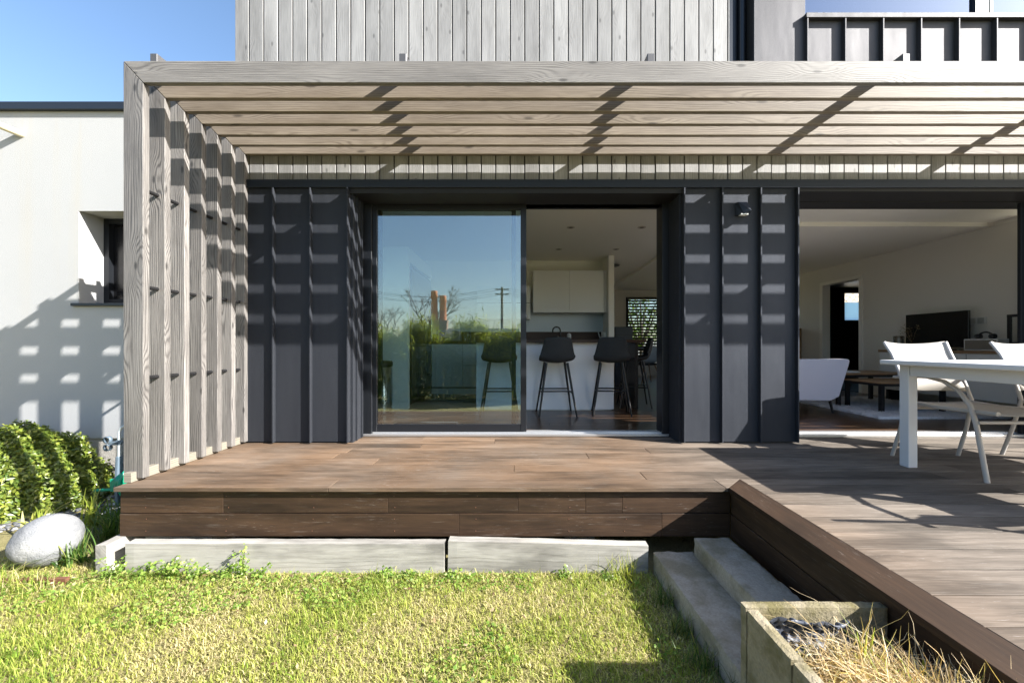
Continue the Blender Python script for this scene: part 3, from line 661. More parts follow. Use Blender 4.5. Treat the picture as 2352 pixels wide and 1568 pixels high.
# clover / weeds in the turf
n=5200; X=rng.uniform(-2.7,.65,n*2);Y=1.2+.93*rng.random(n*2)**.7; g=vnoise(X,Y,1.6,11)+.5*(Y>1.98)+.35*(X<-1.3)*(Y>1.7)
ok=(g>.28)&(X>-1.37*Y); X=X[ok];Y=Y[ok]; n=len(X)
prop(leaves(np.stack([X,Y,rng.uniform(.012,.035,n)],1),np.tile([0,0,1.],(n,1)),.016,M['weed'],'clover_cover',rng.uniform(0,.92,n),asp=.9,jit=.5),'small round clover leaves spread through the lawn','clover',None,'stuff')
n=170; X=rng.uniform(-2.6,1.0,n);Y=rng.uniform(1.3,2.12,n); ok=(X>-1.3*Y)&(X<.7); X=X[ok];Y=Y[ok]; n=len(X)
prop(leaves(np.stack([X,Y,rng.uniform(.025,.04,n)],1),np.tile([0,0,1.],(n,1)),.022,M['litter'],'fallen_leaves',None,asp=.55,jit=.4),'scattered small dead leaves lying on the lawn','fallen leaves',None,'stuff')
# weed plants along the sleepers
def weed(x,y,h,sp,nl,name,label,group=None,mat='weed',sz=.017):
    root=thing(name,label,'weed',(x,y,0),0,group)
    ns=max(5,nl//22); b=MB(); P_=[];N_=[]
    for i in range(ns):
        a=random.uniform(0,2*PI); l=random.uniform(.5,1)*h; sx_=math.cos(a)*sp*random.uniform(.3,1); sy_=math.sin(a)*sp*.5-.02
        pts=[(0,0,0),(sx_*.4,sy_*.4,l*.5),(sx_,sy_,l)]; b.tube(pts,[.0018,.0014,.0008],4,caps=False)
        for j in range(nl//ns):
            t=random.uniform(.15,1.05); q=Vector(pts[1]).lerp(Vector(pts[2]),(t-.5)*2) if t>.5 else Vector(pts[0]).lerp(Vector(pts[1]),t*2)
            P_.append((q.x+random.gauss(0,.010),q.y+random.gauss(0,.008),max(.004,q.z+random.gauss(0,.006)))); N_.append((random.gauss(0,.3),-.3,1))
    b.build('stem',M['strap'],root); leaves(np.array(P_),np.array(N_,float),sz,M[mat],'foliage',parent=root,asp=.8,jit=.5)
    return root
wl_=[(262,.12,.09,220),(330,.10,.10,200),(395,.13,.09,260),(455,.10,.08,160),(520,.08,.07,140),(555,.17,.05,150),(598,.09,.06,110),(905,.045,.10,120),(940,.05,.06,70),(1040,.05,.05,60),(1290,.06,.06,90),(1400,.05,.06,60)]
wlab=['bushy pale green weed at the left corner of the timber sleepers','spreading weed just right of the left sleeper corner','tall bushy weed third from the left along the sleeper','low weed between the bushy weeds and the tall single stem','small weed left of the tall single stemmed weed','tall single stemmed weed against the long sleeper','small weed right of the tall single stemmed weed','wide low weed near the middle of the long sleeper','tiny weed just left of the sleeper joint','tiny weed just right of the sleeper joint','small weed below the middle of the shorter sleeper','small weed below the right part of the shorter sleeper']
for (px,h,sp,nl),lb in zip(wl_,wlab): weed((px-1190)*2.12/F,2.12,h,sp,nl,'weed_plant',lb,'weeds along the timber sleepers')
def tuft(x,y,n,L,spread,mat,name,label,cat,w=.004,z=0,group=None,droop=1.0,seg=4,lean=0):
    root=thing(name,label,cat,(x,y,z),0,group)
    def fn(i):
        a=random.uniform(0,2*PI); l=L*random.uniform(.5,1.1); t=np.linspace(0,1,seg+1); le=random.uniform(.15,1)*droop
        d=np.array([math.cos(a)+lean,math.sin(a),0]); b0=np.array([random.gauss(0,spread),random.gauss(0,spread*.6),0])
        p=b0+d*(l*le*(t**1.6))[:,None]+np.array([0,0,1])*(l*(t-le*.55*t**2.2))[:,None]
        return p,np.array([-math.sin(a),math.cos(a),0]),w*random.uniform(.6,1.2)
    strips(fn,n,seg,w,lambda i:(random.random(),random.random()),'leaf_blades',M[mat],root); return root
G1='grassy strap leaved plants by the deck corner'
tuft(-2.62,2.55,260,.26,.09,'strap','lily_turf','dark green grassy clump against the left end of the deck','plant',group=G1)
tuft(-2.50,2.72,200,.24,.08,'strap','lily_turf','dark green grassy clump tucked behind the one at the deck end','plant',group=G1)
tuft(-2.60,2.26,150,.20,.05,'strap','lily_turf','bright green grassy clump leaning on the right side of the boulder','plant',group=G1,lean=-.4,droop=1.1)
tuft(-2.82,2.75,120,.24,.06,'strap','lily_turf','pale tipped grassy clump in front of the hose reel','plant',group=G1)
G2='yellow green strap leaved plants behind the boulder'
tuft(-3.22,2.6,26,.26,.03,'strapy','day_lily','yellow green strap leaves left of the boulder','plant',w=.009,group=G2)
tuft(-2.98,2.72,26,.28,.03,'strapy','day_lily','yellow green strap leaves standing up behind the boulder','plant',w=.009,group=G2,droop=.6)
tuft(.56,2.10,70,.17,.05,'strapy','grass_tuft','long grass tuft at the corner of sleeper and lower step','grass tuft',w=.0018,droop=.8)
G3='long grass tufts along the lower step'
for k,(yy,lb) in enumerate([(1.9,'long green grass at the far end of the lower step'),(1.7,'long green grass beside the middle of the lower step'),(1.52,'long green grass along the near part of the lower step'),(1.36,'long green grass just left of the planter corner')]):
    tuft(.715+(2.0-yy)*.03,yy,90,.13,.04,'strap','grass_tuft',lb,'grass tuft',w=.0016,group=G3,droop=.8)
for k,(xx,yy,lb) in enumerate([(-2.75,2.03,'long grass overhanging the left part of the reddish plank'),(-2.56,2.0,'long grass overhanging the right part of the reddish plank'),(-2.95,2.12,'long grass at the foot of the boulder on its left')]):
    tuft(xx,yy,130,.13,.06,'grass','grass_tuft',lb,'grass tuft',w=.0018,group='long grass tufts around the boulder',droop=1.0)
# round shrub
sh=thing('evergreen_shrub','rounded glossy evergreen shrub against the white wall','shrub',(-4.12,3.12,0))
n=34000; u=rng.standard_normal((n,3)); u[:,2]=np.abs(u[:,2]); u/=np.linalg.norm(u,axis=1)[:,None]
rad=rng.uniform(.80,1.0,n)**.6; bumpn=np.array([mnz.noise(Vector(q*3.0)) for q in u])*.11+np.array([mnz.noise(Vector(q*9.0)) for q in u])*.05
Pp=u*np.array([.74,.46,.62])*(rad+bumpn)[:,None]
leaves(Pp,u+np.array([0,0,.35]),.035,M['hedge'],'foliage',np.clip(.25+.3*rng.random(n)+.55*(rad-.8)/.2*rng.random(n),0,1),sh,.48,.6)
b=MB()
for i in range(26):
    a=random.uniform(0,2*PI); r=random.uniform(.1,.8); b.tube([(0,0,0),(math.cos(a)*.3*r,math.sin(a)*.2*r,.25),(math.cos(a)*.66*r,math.sin(a)*.4*r,.5*(1-r*.4))],[.012,.008,.003],5)
b.build('stems',M['bark'],sh)
# pebbles
n=1500; vs=[];fs=[];rr=[]
oct_=np.array([(1,0,0),(0,1,0),(-1,0,0),(0,-1,0),(0,0,1),(0,0,-1)],float)
import bmesh as _bm
_b=_bm.new(); _bm.ops.create_icosphere(_b,subdivisions=2,radius=1); ico=np.array([v.co[:] for v in _b.verts]); icf=np.array([[v.index for v in f.verts] for f in _b.faces]); _b.free()
Vp=[];Fp=[];Rp=[]
for i in range(n):
    x=random.uniform(-3.7,-2.36); y=random.uniform(2.62,3.62); s=random.uniform(.008,.018)
    e=np.array([random.uniform(.7,1.4),random.uniform(.7,1.3),random.uniform(.35,.7)])*s
    Vp.append(ico*e+np.array([x,y,e[2]*.5+.006*random.random()])); Fp.append(icf+i*len(ico)); Rp.append(np.tile([random.random(),random.random()],(len(icf),1)))
prop(npmesh('pebble_bed',np.concatenate(Vp),np.concatenate(Fp),M['peb'],np.concatenate(Rp),smooth=True),'loose dark grey pebbles between shrub and hose reel','pebbles',None,'stuff')
# boulder
me=bpy.data.meshes.new('boulder'); _b=_bm.new(); _bm.ops.create_icosphere(_b,subdivisions=5,radius=1)
for v in _b.verts:
    q=v.co.copy(); k=1+.05*mnz.noise(q*1.3)+.02*mnz.noise(q*3)
    v.co=Vector((q.x*.148,q.y*.145,q.z*.140*(1+.10*q.x)))*k
_b.to_mesh(me); _b.free(); me.materials.append(M['boulder'])
for p in me.polygons: p.use_smooth=True
bo=bpy.data.objects.new('boulder',me); C.objects.link(bo); bo.location=(-2.745,2.26,.136); bo.rotation_euler=(0,R(-20),R(5))
prop(bo,'large smooth grey egg shaped boulder in the bed left of the deck','boulder')
rough_block('edging_plank',M['rust'],-2.84,-2.40,2.045,2.07,-.03,.035,'reddish brown edging plank half buried below the boulder','plank',.002,R(2),res=.03,along=0)
# dry ornamental grass in planter
def dry():
    root=thing('ornamental_grass','sprawling straw coloured ornamental grass filling the planter','grass plant',(1.2,1.0,.27))
    cl=[(random.uniform(1.0,1.2),random.uniform(.80,1.12)) for _ in range(5)]+[(random.uniform(1.1,1.95),random.uniform(.62,.93)) for _ in range(20)]+[(random.uniform(.85,1.2),random.uniform(.7,.95)) for _ in range(5)]
    def fn(i):
        cx,cy=random.choice(cl); b0=np.array([cx-1.2+random.gauss(0,.065),cy-1.0+random.gauss(0,.05),0])
        if b0[0]+1.2<.82: b0[0]=-.37
        a=random.uniform(0,2*PI); l=random.uniform(.06,.18) if random.random()<.94 else random.uniform(.15,.27)
        t=np.linspace(0,1,7); le=random.uniform(.1,1.25); d=np.array([math.cos(a),math.sin(a)*.8+.1,0])
        wob=np.array([random.gauss(0,.022),random.gauss(0,.022),random.gauss(0,.012)])
        p=b0+d*(l*le*t**1.5)[:,None]+np.array([0,0,1])*(l*(t-.62*min(1,le)*t**2.3))[:,None]+wob*np.sin(t*PI*1.5)[:,None]
        return p,np.array([-math.sin(a),math.cos(a),random.uniform(-.5,.5)]),random.uniform(.0008,.0021)
    strips(fn,30000,6,.002,lambda i:(min(1,random.random()**.9 if random.random()<.97 else 1.0),random.random()),'leaf_blades',M['straw'],root)
    def fn2(i):
        b0=np.array([random.uniform(-.3,.6),random.uniform(-.3,.12),.06]); a=random.uniform(-.9,1.3); l=random.uniform(.18,.38); t=np.linspace(0,1,10)
        p=b0+np.array([math.cos(a),math.sin(a)*.6,0])*(l*t)[:,None]+np.array([0,0,1])*(l*random.uniform(.3,.75)*(t-.35*t**2))[:,None]+np.array([.03,0,.02])*np.sin(t*7+i)[:,None]
        return p,np.array([-math.sin(a),math.cos(a),.3]),random.uniform(.0006,.0014)
    strips(fn2,14,9,.001,lambda i:(random.uniform(.5,.95),random.random()),'long_stalks',M['straw'],root)
dry()
n=2600; X=rng.uniform(.81,1.22,n);Y=rng.uniform(.7,1.24,n)
prop(leaves(np.stack([X,Y,rng.uniform(.285,.30,n)],1),np.tile([0,0,1.],(n,1)),.022,M['litter'],'leaf_litter',asp=.25,jit=.6),'dead leaf litter on the planter soil','leaf litter',None,'stuff')
tuft(1.03,1.14,5,.17,.008,'strapy','green_shoot','two bright green strap shoots near the drainage membrane','shoot',w=.007,z=.27,droop=.15)
tuft(1.125,1.07,7,.11,.012,'strapy','green_shoot','short bright green shoot in the middle of the dry grass','shoot',w=.008,z=.28,droop=.2)
# ---------------------------------------------------------------- hose reel
hr=thing('hose_reel','green and grey garden hose reel standing between the white wall and the timber fins','hose reel',(-3.14,3.08,0))
b=MB(); b.tube([(-.03,0,.38),(-.03,0,.50),(-.03,.0,.58),(-.015,0,.615),(.03,.0,.64),(.30,0,.645),(.36,0,.61),(.38,0,.50),(.38,0,.05)],.011,10); b.build('handle_frame',M['light_plastic'],hr)
b=MB(); b.prism([(-.02,.0),(.02,.0),(.03,.15),(.018,.39),(-.018,.39),(-.03,.15)],0,-.045,-.018); b.build('side_stand',M['grey_plastic'],hr,bevel=.006,seg=2); b=MB(); b.prism([(-.02,.0),(.02,.0),(.03,.15),(.018,.39),(-.018,.39),(-.03,.15)],0,.37,.395); b.build('side_stand',M['grey_plastic'],hr,bevel=.006,seg=2)
for xx in (.10,.33):
    b=MB(); b.lathe([(.03,0),(.13,.0),(.15,.008),(.155,.018),(.145,.028),(.12,.02),(.03,.018),(.03,0)],(xx,0,.20),36,axis='x'); b.build('drum_disc',M['green'],hr)
b=MB(); b.lathe([(.06,-.01),(.06,.37)],(0,0,.2),20,axis='x')
pts=[]
for i in range(9*20):
    a=i/20*2*PI; pts.append((.135+.19*(i/180),math.cos(a)*.085,.2+math.sin(a)*.085))
b.tube(pts,.013,8); b.build('hose',M['green'],hr)
b=MB(); b.box(-.085,-.046,-.022,.022,.115,.215); b.tube([(-.08,-.01,.13),(-.20,-.02,.125)],.011,10); b.build('crank_handle',M['green'],hr,bevel=.003)
b=MB(); b.tube([(-.03,-.012,.50),(-.03,.012,.50)],.022,10); 
for cc in ((-.10,.525),(-.10,.465)):
    b.lathe([(.022,-.012),(.028,-.012),(.028,.012),(.022,.012),(.022,-.012)],(cc[0],-.02,cc[1]),16,axis='y')
b.box(-.08,-.035,-.03,-.01,.485,.51); b.build('nozzle_clip',M['grey_plastic'],hr)
# ---------------------------------------------------------------- garden furniture
TX,TY=2.52,1.77
tb_=thing('garden_table','white lacquered garden table on the deck at the right','table',(3.4,2.23,ZD))
b=MB(); b.box(-.885,.9,-.47,.47,.690,.720); b.build('tabletop',M['table_white'],tb_,bevel=.008,seg=3)
b=MB(); b.box(-.780,-.755,-.36,.36,.615,.689); b.box(.76,.785,-.36,.36,.615,.689); b.box(-.72,.72,-.43,-.405,.615,.689); b.box(-.72,.72,.385,.41,.615,.689); b.build('apron',M['table_white'],tb_,bevel=.002)
for xx in (-.783,.72):
    for yy in (-.432,.367):
        b=MB(); b.box(xx,xx+.062,yy,yy+.064,0,.6895,along=2); b.build('leg',M['table_white'],tb_,bevel=.003)
b=MB(); b.tube([(-.1,-.1,.7195),(-.1,-.1,.7225)],.03,16); b.build('parasol_cap',M['ceramic'],tb_)
def chair(label,loc,rz):
    r=thing('garden_chair',label,'chair',loc,rz,'sling garden chairs at the white table')
    for s in (-1,1):
        b=MB(); b.tube([(s*.232,-.305,0),(s*.236,-.28,.18),(s*.24,-.255,.34),(s*.243,-.225,.45),(s*.245,-.165,.535),(s*.245,-.08,.585),(s*.242,.03,.605),(s*.238,.15,.60),(s*.232,.265,.585)],.0155,10,flat=.75); b.build('arm_and_front_leg',M['chair_frame'],r)
        b=MB(); b.tube([(s*.245,.27,0),(s*.24,.21,.22),(s*.232,.17,.42),(s*.226,.20,.52),(s*.222,.245,.64),(s*.222,.30,.76),(s*.235,.345,.845)],.0145,10,flat=.75); b.build('rear_leg',M['chair_frame'],r)
        b=MB(); b.tube([(s*.215,-.345,.415),(s*.215,.0,.405),(s*.215,.18,.415)],.014,10); b.build('seat_rail',M['chair_frame'],r)
    b=MB(); b.tube([(-.236,-.262,.35),(.236,-.262,.35)],.011,8); b.tube([(-.232,.185,.37),(.232,.185,.37)],.011,8); b.build('cross_bar',M['chair_frame'],r)
    def sheet(rows,name):
        vs=[];fs=[]; nx=10
        for (w,y,z,sag) in rows:
            for i in range(nx+1):
                u=-1+2*i/nx; vs.append((u*w,y+sag*(1-u*u)*.0,z-sag*(1-u*u)))
        for j in range(len(rows)-1):
            for i in range(nx): a=j*(nx+1)+i; fs.append((a,a+1,a+nx+2,a+nx+1))
        b=MB(); b.add(vs,fs,None,None,True); b.build(name,M['sling'],r,solid=.004)
    sheet([(.212,-.35,.408,.005),(.212,-.2,.415,.018),(.212,0,.412,.02),(.212,.17,.42,.01)],'seat')
    rows=[(.21,.185,.49,0),(.21,.215,.56,0),(.21,.25,.64,0),(.213,.295,.74,0),(.222,.325,.80,0),(.232,.35,.85,0)]
    vs=[];fs=[];nx=10
    for w,y,z,_ in rows:
        for i in range(nx+1): u=-1+2*i/nx; vs.append((u*w,y+.03*(1-u*u),z-(.02*(1-u*u) if z>.84 else 0)))
    for j in range(len(rows)-1):
        for i in range(nx): a=j*(nx+1)+i; fs.append((a,a+1,a+nx+2,a+nx+1))
    b=MB(); b.add(vs,fs,None,None,True); b.build('backrest',M['sling'],r,solid=.006)
    return r
c1=chair('taupe sling chair behind the near corner of the white table, fully in view',(3.035,2.62,ZD),R(0))
c2=chair('taupe sling chair cut off by the right edge behind the white table',(3.90,2.66,ZD),R(3))
c3=chair('taupe sling chair on the near side of the white garden table',(2.95,1.70,ZD),R(186))
# ================================================================ INTERIOR
def stool(label,x,y,rz,src=None):
    r=thing('bar_stool',label,'bar stool',(x,y,ZF),rz,'felt bar stools at the kitchen island')
    for sx_ in (-1,1):
        for sy_ in (-1,1):
            b=MB(); b.tube([(sx_*.12,sy_*.10,.60),(sx_*.212,sy_*.195,0)],[.015,.010],10); b.build('leg',M['black'],r)
    b=MB(); q=.56; f=lambda z:(.12+(.60-z)/.60*.092,.10+(.60-z)/.60*.095)
    a,c=f(.28)
    b.tube([(-a,c,.28),(a,c,.28)],.008,8); b.tube([(-a,-c,.28),(a,-c,.28)],.008,8); b.tube([(-a,-c,.26),(-a,c,.26)],.008,8); b.tube([(a,-c,.26),(a,c,.26)],.008,8)
    b.build('footrest',M['black'],r)
    prof=[(.19,.625,.17,.0),(.14,.622,.185,.004),(.05,.612,.195,.012),(-.04,.606,.203,.02),(-.12,.612,.207,.03),(-.175,.64,.208,.03),(-.205,.70,.196,.022),(-.22,.78,.178,.016),(-.232,.86,.158,.012),(-.236,.895,.146,.01)]
    vs=[];fs=[];nx=12
    for (y_,z_,w,cv) in prof:
        for i in range(nx+1):
            u=-1+2*i/nx; up=cv*u*u*1.6
            if z_<.65: vs.append((u*w,y_,z_+up))
            else: vs.append((u*w,y_+up*2.2,z_-.012*u**4))
    for j in range(len(prof)-1):
        for i in range(nx): a_=j*(nx+1)+i; fs.append((a_,a_+1,a_+nx+2,a_+nx+1))
    b=MB(); b.add(vs,fs,None,None,True); b.build('seat_shell',M['fabric_dark'],r,solid=.022,sub=1)
    return r
stool('dark felt bar stool seen through the reflective glass leaf',-.215,4.53,0)
stool('dark felt bar stool square to the island in the open doorway',.44,4.53,R(2))
stool('dark felt bar stool turned slightly, in front of the island corner',1.09,4.55,R(-9))
stool('dark bar stool in shadow at the far end of the island worktop',1.53,5.12,R(80))
isl=thing('kitchen_island','white panelled kitchen island with a dark wood worktop behind the stools','kitchen island',(.3,5.1,ZF))
b=MB(); b.box(-.816,.88,-.32,.30,.012,.835); b.build('body_panel',M['panel_white'],isl,bevel=.002)
b=MB(); b.box(-.80,.86,-.30,.28,0,.012); b.build('plinth',M['alu'],isl)
b=MB(); b.box(-.90,1.25,-.42,.36,.836,.872); b.build('worktop',M['worktop'],isl,bevel=.002)
b=MB(); b.box(1.18,1.22,-.2,.3,0,.835); b.build('end_support',M['black'],isl)
bc=thing('base_cabinet','pale base cabinets with dark worktop along the kitchen back wall','cabinet',(0,6.33,ZF))
b=MB(); b.box(-1.5,1.5,.02,.55,.10,.83); b.build('carcass',M['seam'],bc)
b=MB()
for xa,xb in ((-1.50,-1.36),(-1.355,-.91),(-.145,.50),(.505,1.15),(1.155,1.5)): b.box(xa,xb,0,.019,.12,.82)
for xa,xb in ((-.905,-.15),): b.box(xa,xb,0,.019,.12,.47); b.box(xa,xb,0,.019,.476,.82)
b.build('door_front',M['kitchen_white'],bc,bevel=.002)
b=MB(); b.box(-1.5,1.5,.05,.065,0,.115); b.build('plinth',M['kitchen_white'],bc)
b=MB(); b.box(-2.2,1.506,-.02,.55,.832,.87); b.build('worktop',M['worktop'],bc,bevel=.002)
b=MB(); b.box(-1.4,1.506,.545,.568,.871,1.04); b.build('upstand',M['worktop'],bc)
b=MB(); b.box(-1.4,1.5065,.557,.5689,1.041,1.42); b.build('splashback',plain('pale_blue_splashback',(.62,.70,.76),.3),bc)
wc=thing('wall_cabinet','pair of pale wall cupboards hung above the splashback left of the white pier','cabinet',(.85,6.55,1.83))
b=MB(); b.box(-.60,.652,.02,.345,0.0,.70); b.build('carcass',M['kitchen_white'],wc)
for xa,xb in ((-.595,.012),(.018,.60)):
    b=MB(); b.box(xa,xb,-.002,.018,-.004,.702); b.build('door_front',M['kitchen_white'],wc,bevel=.002)
b=MB(); b.box(.606,.652,-.002,.018,-.004,.702); b.build('filler_panel',M['kitchen_white'],wc,bevel=.002)
w2=thing('wall_cabinet','lower set wall cupboard mostly hidden behind the door stile','cabinet',(-.1,6.6,1.72))
b=MB(); b.box(-.60,.31,0,.29,0,.55); b.build('carcass',M['kitchen_white'],w2,bevel=.002)
b=MB(); b.box(-.60,.31,-.012,-.001,.27,.277); b.build('handle_gap',M['seam'],w2)
ta=thing('tall_cabinet','tall pale side panel housing for the fridge left in the kitchen','cabinet',(-1.84,4.87,ZF))
b=MB(); b.box(-.46,.459,0,.07,0,2.04); b.box(-.46,.459,1.26,1.33,0,2.04); b.box(-.46,.459,.07,1.26,1.86,2.04); b.build('housing',M['kitchen_white'],ta,bevel=.002)
fr=thing('fridge','tall black steel fridge with vertical silver handles beside the pale housing','fridge',(-1.80,5.54,ZF))
b=MB(); b.box(-.40,.40,-.575,.57,.03,1.82); b.build('body',M['fridge'],fr)
for z0,z1,h0,h1 in ((.05,.795,.33,.72),(.81,1.81,.90,1.5)):
    b=MB(); b.box(.401,.44,-.57,.565,z0,z1); d=b.build('door',M['fridge'],fr,bevel=.006,seg=2)
    b=MB(); b.tube([(.475,.40,h0),(.475,.40,h1)],.009,10); b.tube([(.44,.40,h0+.03),(.475,.40,h0+.03)],.006,8); b.tube([(.44,.40,h1-.03),(.475,.40,h1-.03)],.006,8); b.build('handle',M['steel'],d)
bi=thing('pedal_bin','shiny cylindrical steel waste bin with black lid by the glass door','bin',(-1.635,4.56,ZF))
b=MB(); b.lathe([(0,0),(.148,0),(.15,.01),(.15,.56),(.14,.565)],(0,0,0),40); b.build('body',M['steel'],bi)
b=MB(); b.lathe([(.155,.56),(.157,.60),(.14,.62),(0,.63)],(0,0,0),40); b.build('lid',M['black'],bi)
b=MB(); b.box(-.31,.31,-.13,.17,0,.012); mt=b.build('door_mat',plain('grey_door_mat',(.06,.065,.075),.95,noise=.3,nsc=150,bump=.4)); mt.location=(-.93,3.83,ZF+.001)
prop(mt,'dark grey door mat with faded pale lettering just inside the glass','mat')
cu=bpy.data.curves.new('mat_text','FONT'); cu.body='MKO'; cu.size=.13; cu.extrude=.0008; cu.align_x='CENTER'
to=bpy.data.objects.new('tmp_text',cu); C.objects.link(to); dg=bpy.context.evaluated_depsgraph_get(); me=bpy.data.meshes.new_from_object(to.evaluated_get(dg)); bpy.data.objects.remove(to)
me.materials.append(M['ceramic']); lt=bpy.data.objects.new('mat_lettering',me); C.objects.link(lt); lt.parent=mt; lt.location=(0,-.05,.0135)
def simple(name,label,cat,loc,parts,rz=0,group=None):
    r=thing(name,label,cat,loc,rz,group)
    for pn,mat,fn,kw in parts:
        b=MB(); fn(b); b.build(pn,mat,r,**kw)
    return r
ZK=ZF+.872
p=P(1287,782,6.62)
simple('kitchen_tap','black swan neck tap rising behind the bar stools','tap',(p[0],6.62,ZK-.002),[('spout',M['black'],lambda b:(b.tube([(0,0,0),(0,0,.16)]+[(-.065+.065*math.cos(a),0,.18+.065*math.sin(a)) for a in np.linspace(0,PI*.93,12)]+[(-.133,0,.14)],.0125,10)),{}),('lever',M['steel'],lambda b:b.tube([(0,-.01,.05),(-.05,-.03,.09)],.005,8),{})])
p=P(1389,781,6.7)
simple('coffee_pot','pale grey long spouted coffee pot on the worktop by the pier','coffee pot',(p[0],6.7,ZK-.002),[('body',M['ceramic'],lambda b:b.lathe([(0,0),(.062,0),(.058,.16),(.05,.17),(0,.172)],(0,0,0),24),{}),('spout',M['ceramic'],lambda b:b.tube([(-.055,0,.02),(-.09,0,.08),(-.115,0,.165)],[.014,.010,.006],8),{}),('handle',M['ceramic'],lambda b:b.tube([(.055,0,.14),(.095,0,.14),(.10,0,.09),(.085,0,.03)],.007,8),{})])
p=P(1275+32,781,6.6)
simple('soap_bottle','small rounded white bottle right of the tap','bottle',(p[0],6.6,ZK-.002),[('body',M['ceramic'],lambda b:b.lathe([(0,0),(.036,0),(.036,.10),(.03,.125),(.012,.135),(0,.137)],(0,0,0),20),{})])
for px,w,h,nm,lb,mt_ in ((1020,.045,.12,'storage_jar','dark storage jar on the worktop right of the fridge','fridge'),(1090,.055,.16,'glass_jar','ribbed clear glass jar on the worktop behind the glass door','glass_clear')):
    p=P(px-(20 if px==1020 else 16),790,6.55)
    simple(nm,lb,'jar',(p[0],6.55,ZK-.002),[('body',M[mt_],lambda b,w=w,h=h:b.lathe([(0,0),(w,0),(w*1.05,h*.7),(w*.8,h),(0,h)],(0,0,0),20),{})])
p=P(1040,790,6.55); simple('toaster','grey boxy toaster between the two jars','toaster',(p[0],6.55,ZK-.002),[('body',plain('grey_enamel',(.22,.2,.23),.4),lambda b:b.box(-.14,.14,-.08,.08,0,.17),{'bevel':.02,'seg':3}),('slots',M['black'],lambda b:b.box(-.11,.11,-.03,.03,.169,.172),{})])
labs=['round ceiling downlight nearest the doorway on the left','round ceiling downlight nearest the doorway on the right','round ceiling downlight further back on the left','round ceiling downlight further back on the right']
for (x,y),lb in zip(((.67,4.93),(1.573,4.93),(.634,6.05),(1.528,6.05)),labs):
    simple('downlight',lb,'downlight',(x,y,2.77),[('trim_ring',M['led'],lambda b:b.lathe([(.052,-.0005),(.052,-.004),(.032,-.006),(.030,-.0005)],(0,0,0),24),{}),('lens',M['ledin'],lambda b:b.lathe([(0,-.002),(.030,-.002)],(0,0,0),24),{})],group='recessed ceiling downlights')
simple('ceiling_lamp','flat black disc ceiling lamp beyond the white pier','ceiling lamp',(1.70,7.1,2.77),[('shade',M['black'],lambda b:b.lathe([(0,-.03),(.155,-.045),(.16,-.04),(.02,-.02),(.02,0)],(0,0,0),32),{})])
simple('socket','white wall socket on the side of the pier above the worktop','socket',(1.506,6.6,1.52),[('plate',M['ceramic'],lambda b:b.box(-.008,0,-.04,.04,-.06,.06),{'bevel':.003})])
simple('dark_cupboard','dark waist high cupboard beyond the island','cupboard',(2.05,7.5,ZF),[('body',plain('dark_blue_grey_lacquer',(.03,.04,.055),.5),lambda b:b.box(-.17,.17,0,.5,0,1.16),{'bevel':.004}),('door_gap',M['black'],lambda b:b.box(-.16,.16,-.002,0,1.0,1.006),{})])
def shell_chair(label,x,y,rz):
    r=thing('shell_chair',label,'chair',(x,y,ZF),rz)
    for sx_ in (-1,1):
        for sy_ in (-1,1):
            b=MB(); b.tube([(sx_*.12,sy_*.12,.40),(sx_*.22,sy_*.21,0)],[.014,.009],8); b.build('leg',M['oak'],r)
    prof=[(.22,.43,.20),(.1,.42,.225),(-.05,.415,.23),(-.16,.44,.225),(-.21,.52,.215),(-.23,.62,.20),(-.25,.72,.175),(-.26,.80,.14)]
    vs=[];fs=[];nx=10
    for y_,z_,w in prof:
        for i in range(nx+1): u=-1+2*i/nx; vs.append((u*w,y_+(.07*u*u if z_>.5 else 0),z_+(.04*u*u if z_<.5 else -.03*u**4)))
    for j in range(len(prof)-1):
        for i in range(nx): a_=j*(nx+1)+i; fs.append((a_,a_+1,a_+nx+2,a_+nx+1))
    b=MB(); b.add(vs,fs,None,None,True); b.build('shell',plain('pale_blue_plastic',(.42,.48,.54),.4),r,solid=.008,sub=1)
shell_chair('pale moulded plastic shell chair in front of the far blind',2.70,8.15,R(10))
simple('dining_table','dark dining table in shadow beside the pale shell chair','table',(2.9,9.0,ZF),[('tabletop',M['worktop'],lambda b:b.box(-.6,.9,-.4,.4,.71,.74),{}),('leg',M['black'],lambda b:b.box(-.55,-.5,-.35,-.3,0,.71),{}),('leg',M['black'],lambda b:b.box(.8,.85,-.35,-.3,0,.71),{}),('leg',M['black'],lambda b:b.box(-.55,-.5,.3,.35,0,.71),{}),('leg',M['black'],lambda b:b.box(.8,.85,.3,.35,0,.71),{})])
# living room
so_=thing('sofa','pale lilac sofa seen from its slanted arm end in the living room','sofa',(3.3,4.52,ZF))
b=MB(); b.prism([(-.6,.17),(.34,.15),(.45,.20),(.56,.56),(.575,.62),(.555,.64),(-.6,.64)],1,0,.13); b.build('arm',M['fabric_light'],so_,bevel=.02,seg=3)
b=MB(); b.box(-.6,.5,.131,1.75,.18,.42); b.build('seat',M['fabric_light'],so_,bevel=.03,seg=3)
b=MB(); b.box(-.75,-.45,.0,1.88,.18,.80); b.build('backrest',M['fabric_light'],so_,bevel=.03,seg=3)
b=MB(); b.prism([(-.6,.17),(.34,.15),(.45,.20),(.56,.56),(.575,.62),(.555,.64),(-.6,.64)],1,1.751,1.88); b.build('arm',M['fabric_light'],so_,bevel=.02,seg=3)
for xx,yy in ((.38,.06),(-.5,.06),(.38,1.8),(-.5,1.8)):
    b=MB(); b.tube([(xx,yy,.17),(xx+.04,yy,0)],[.018,.011],8); b.build('leg',M['black'],so_)
b=MB(); vs=[]
for i in range(1): b.box(-.30,.26,-.07,.07,-.19,.19)
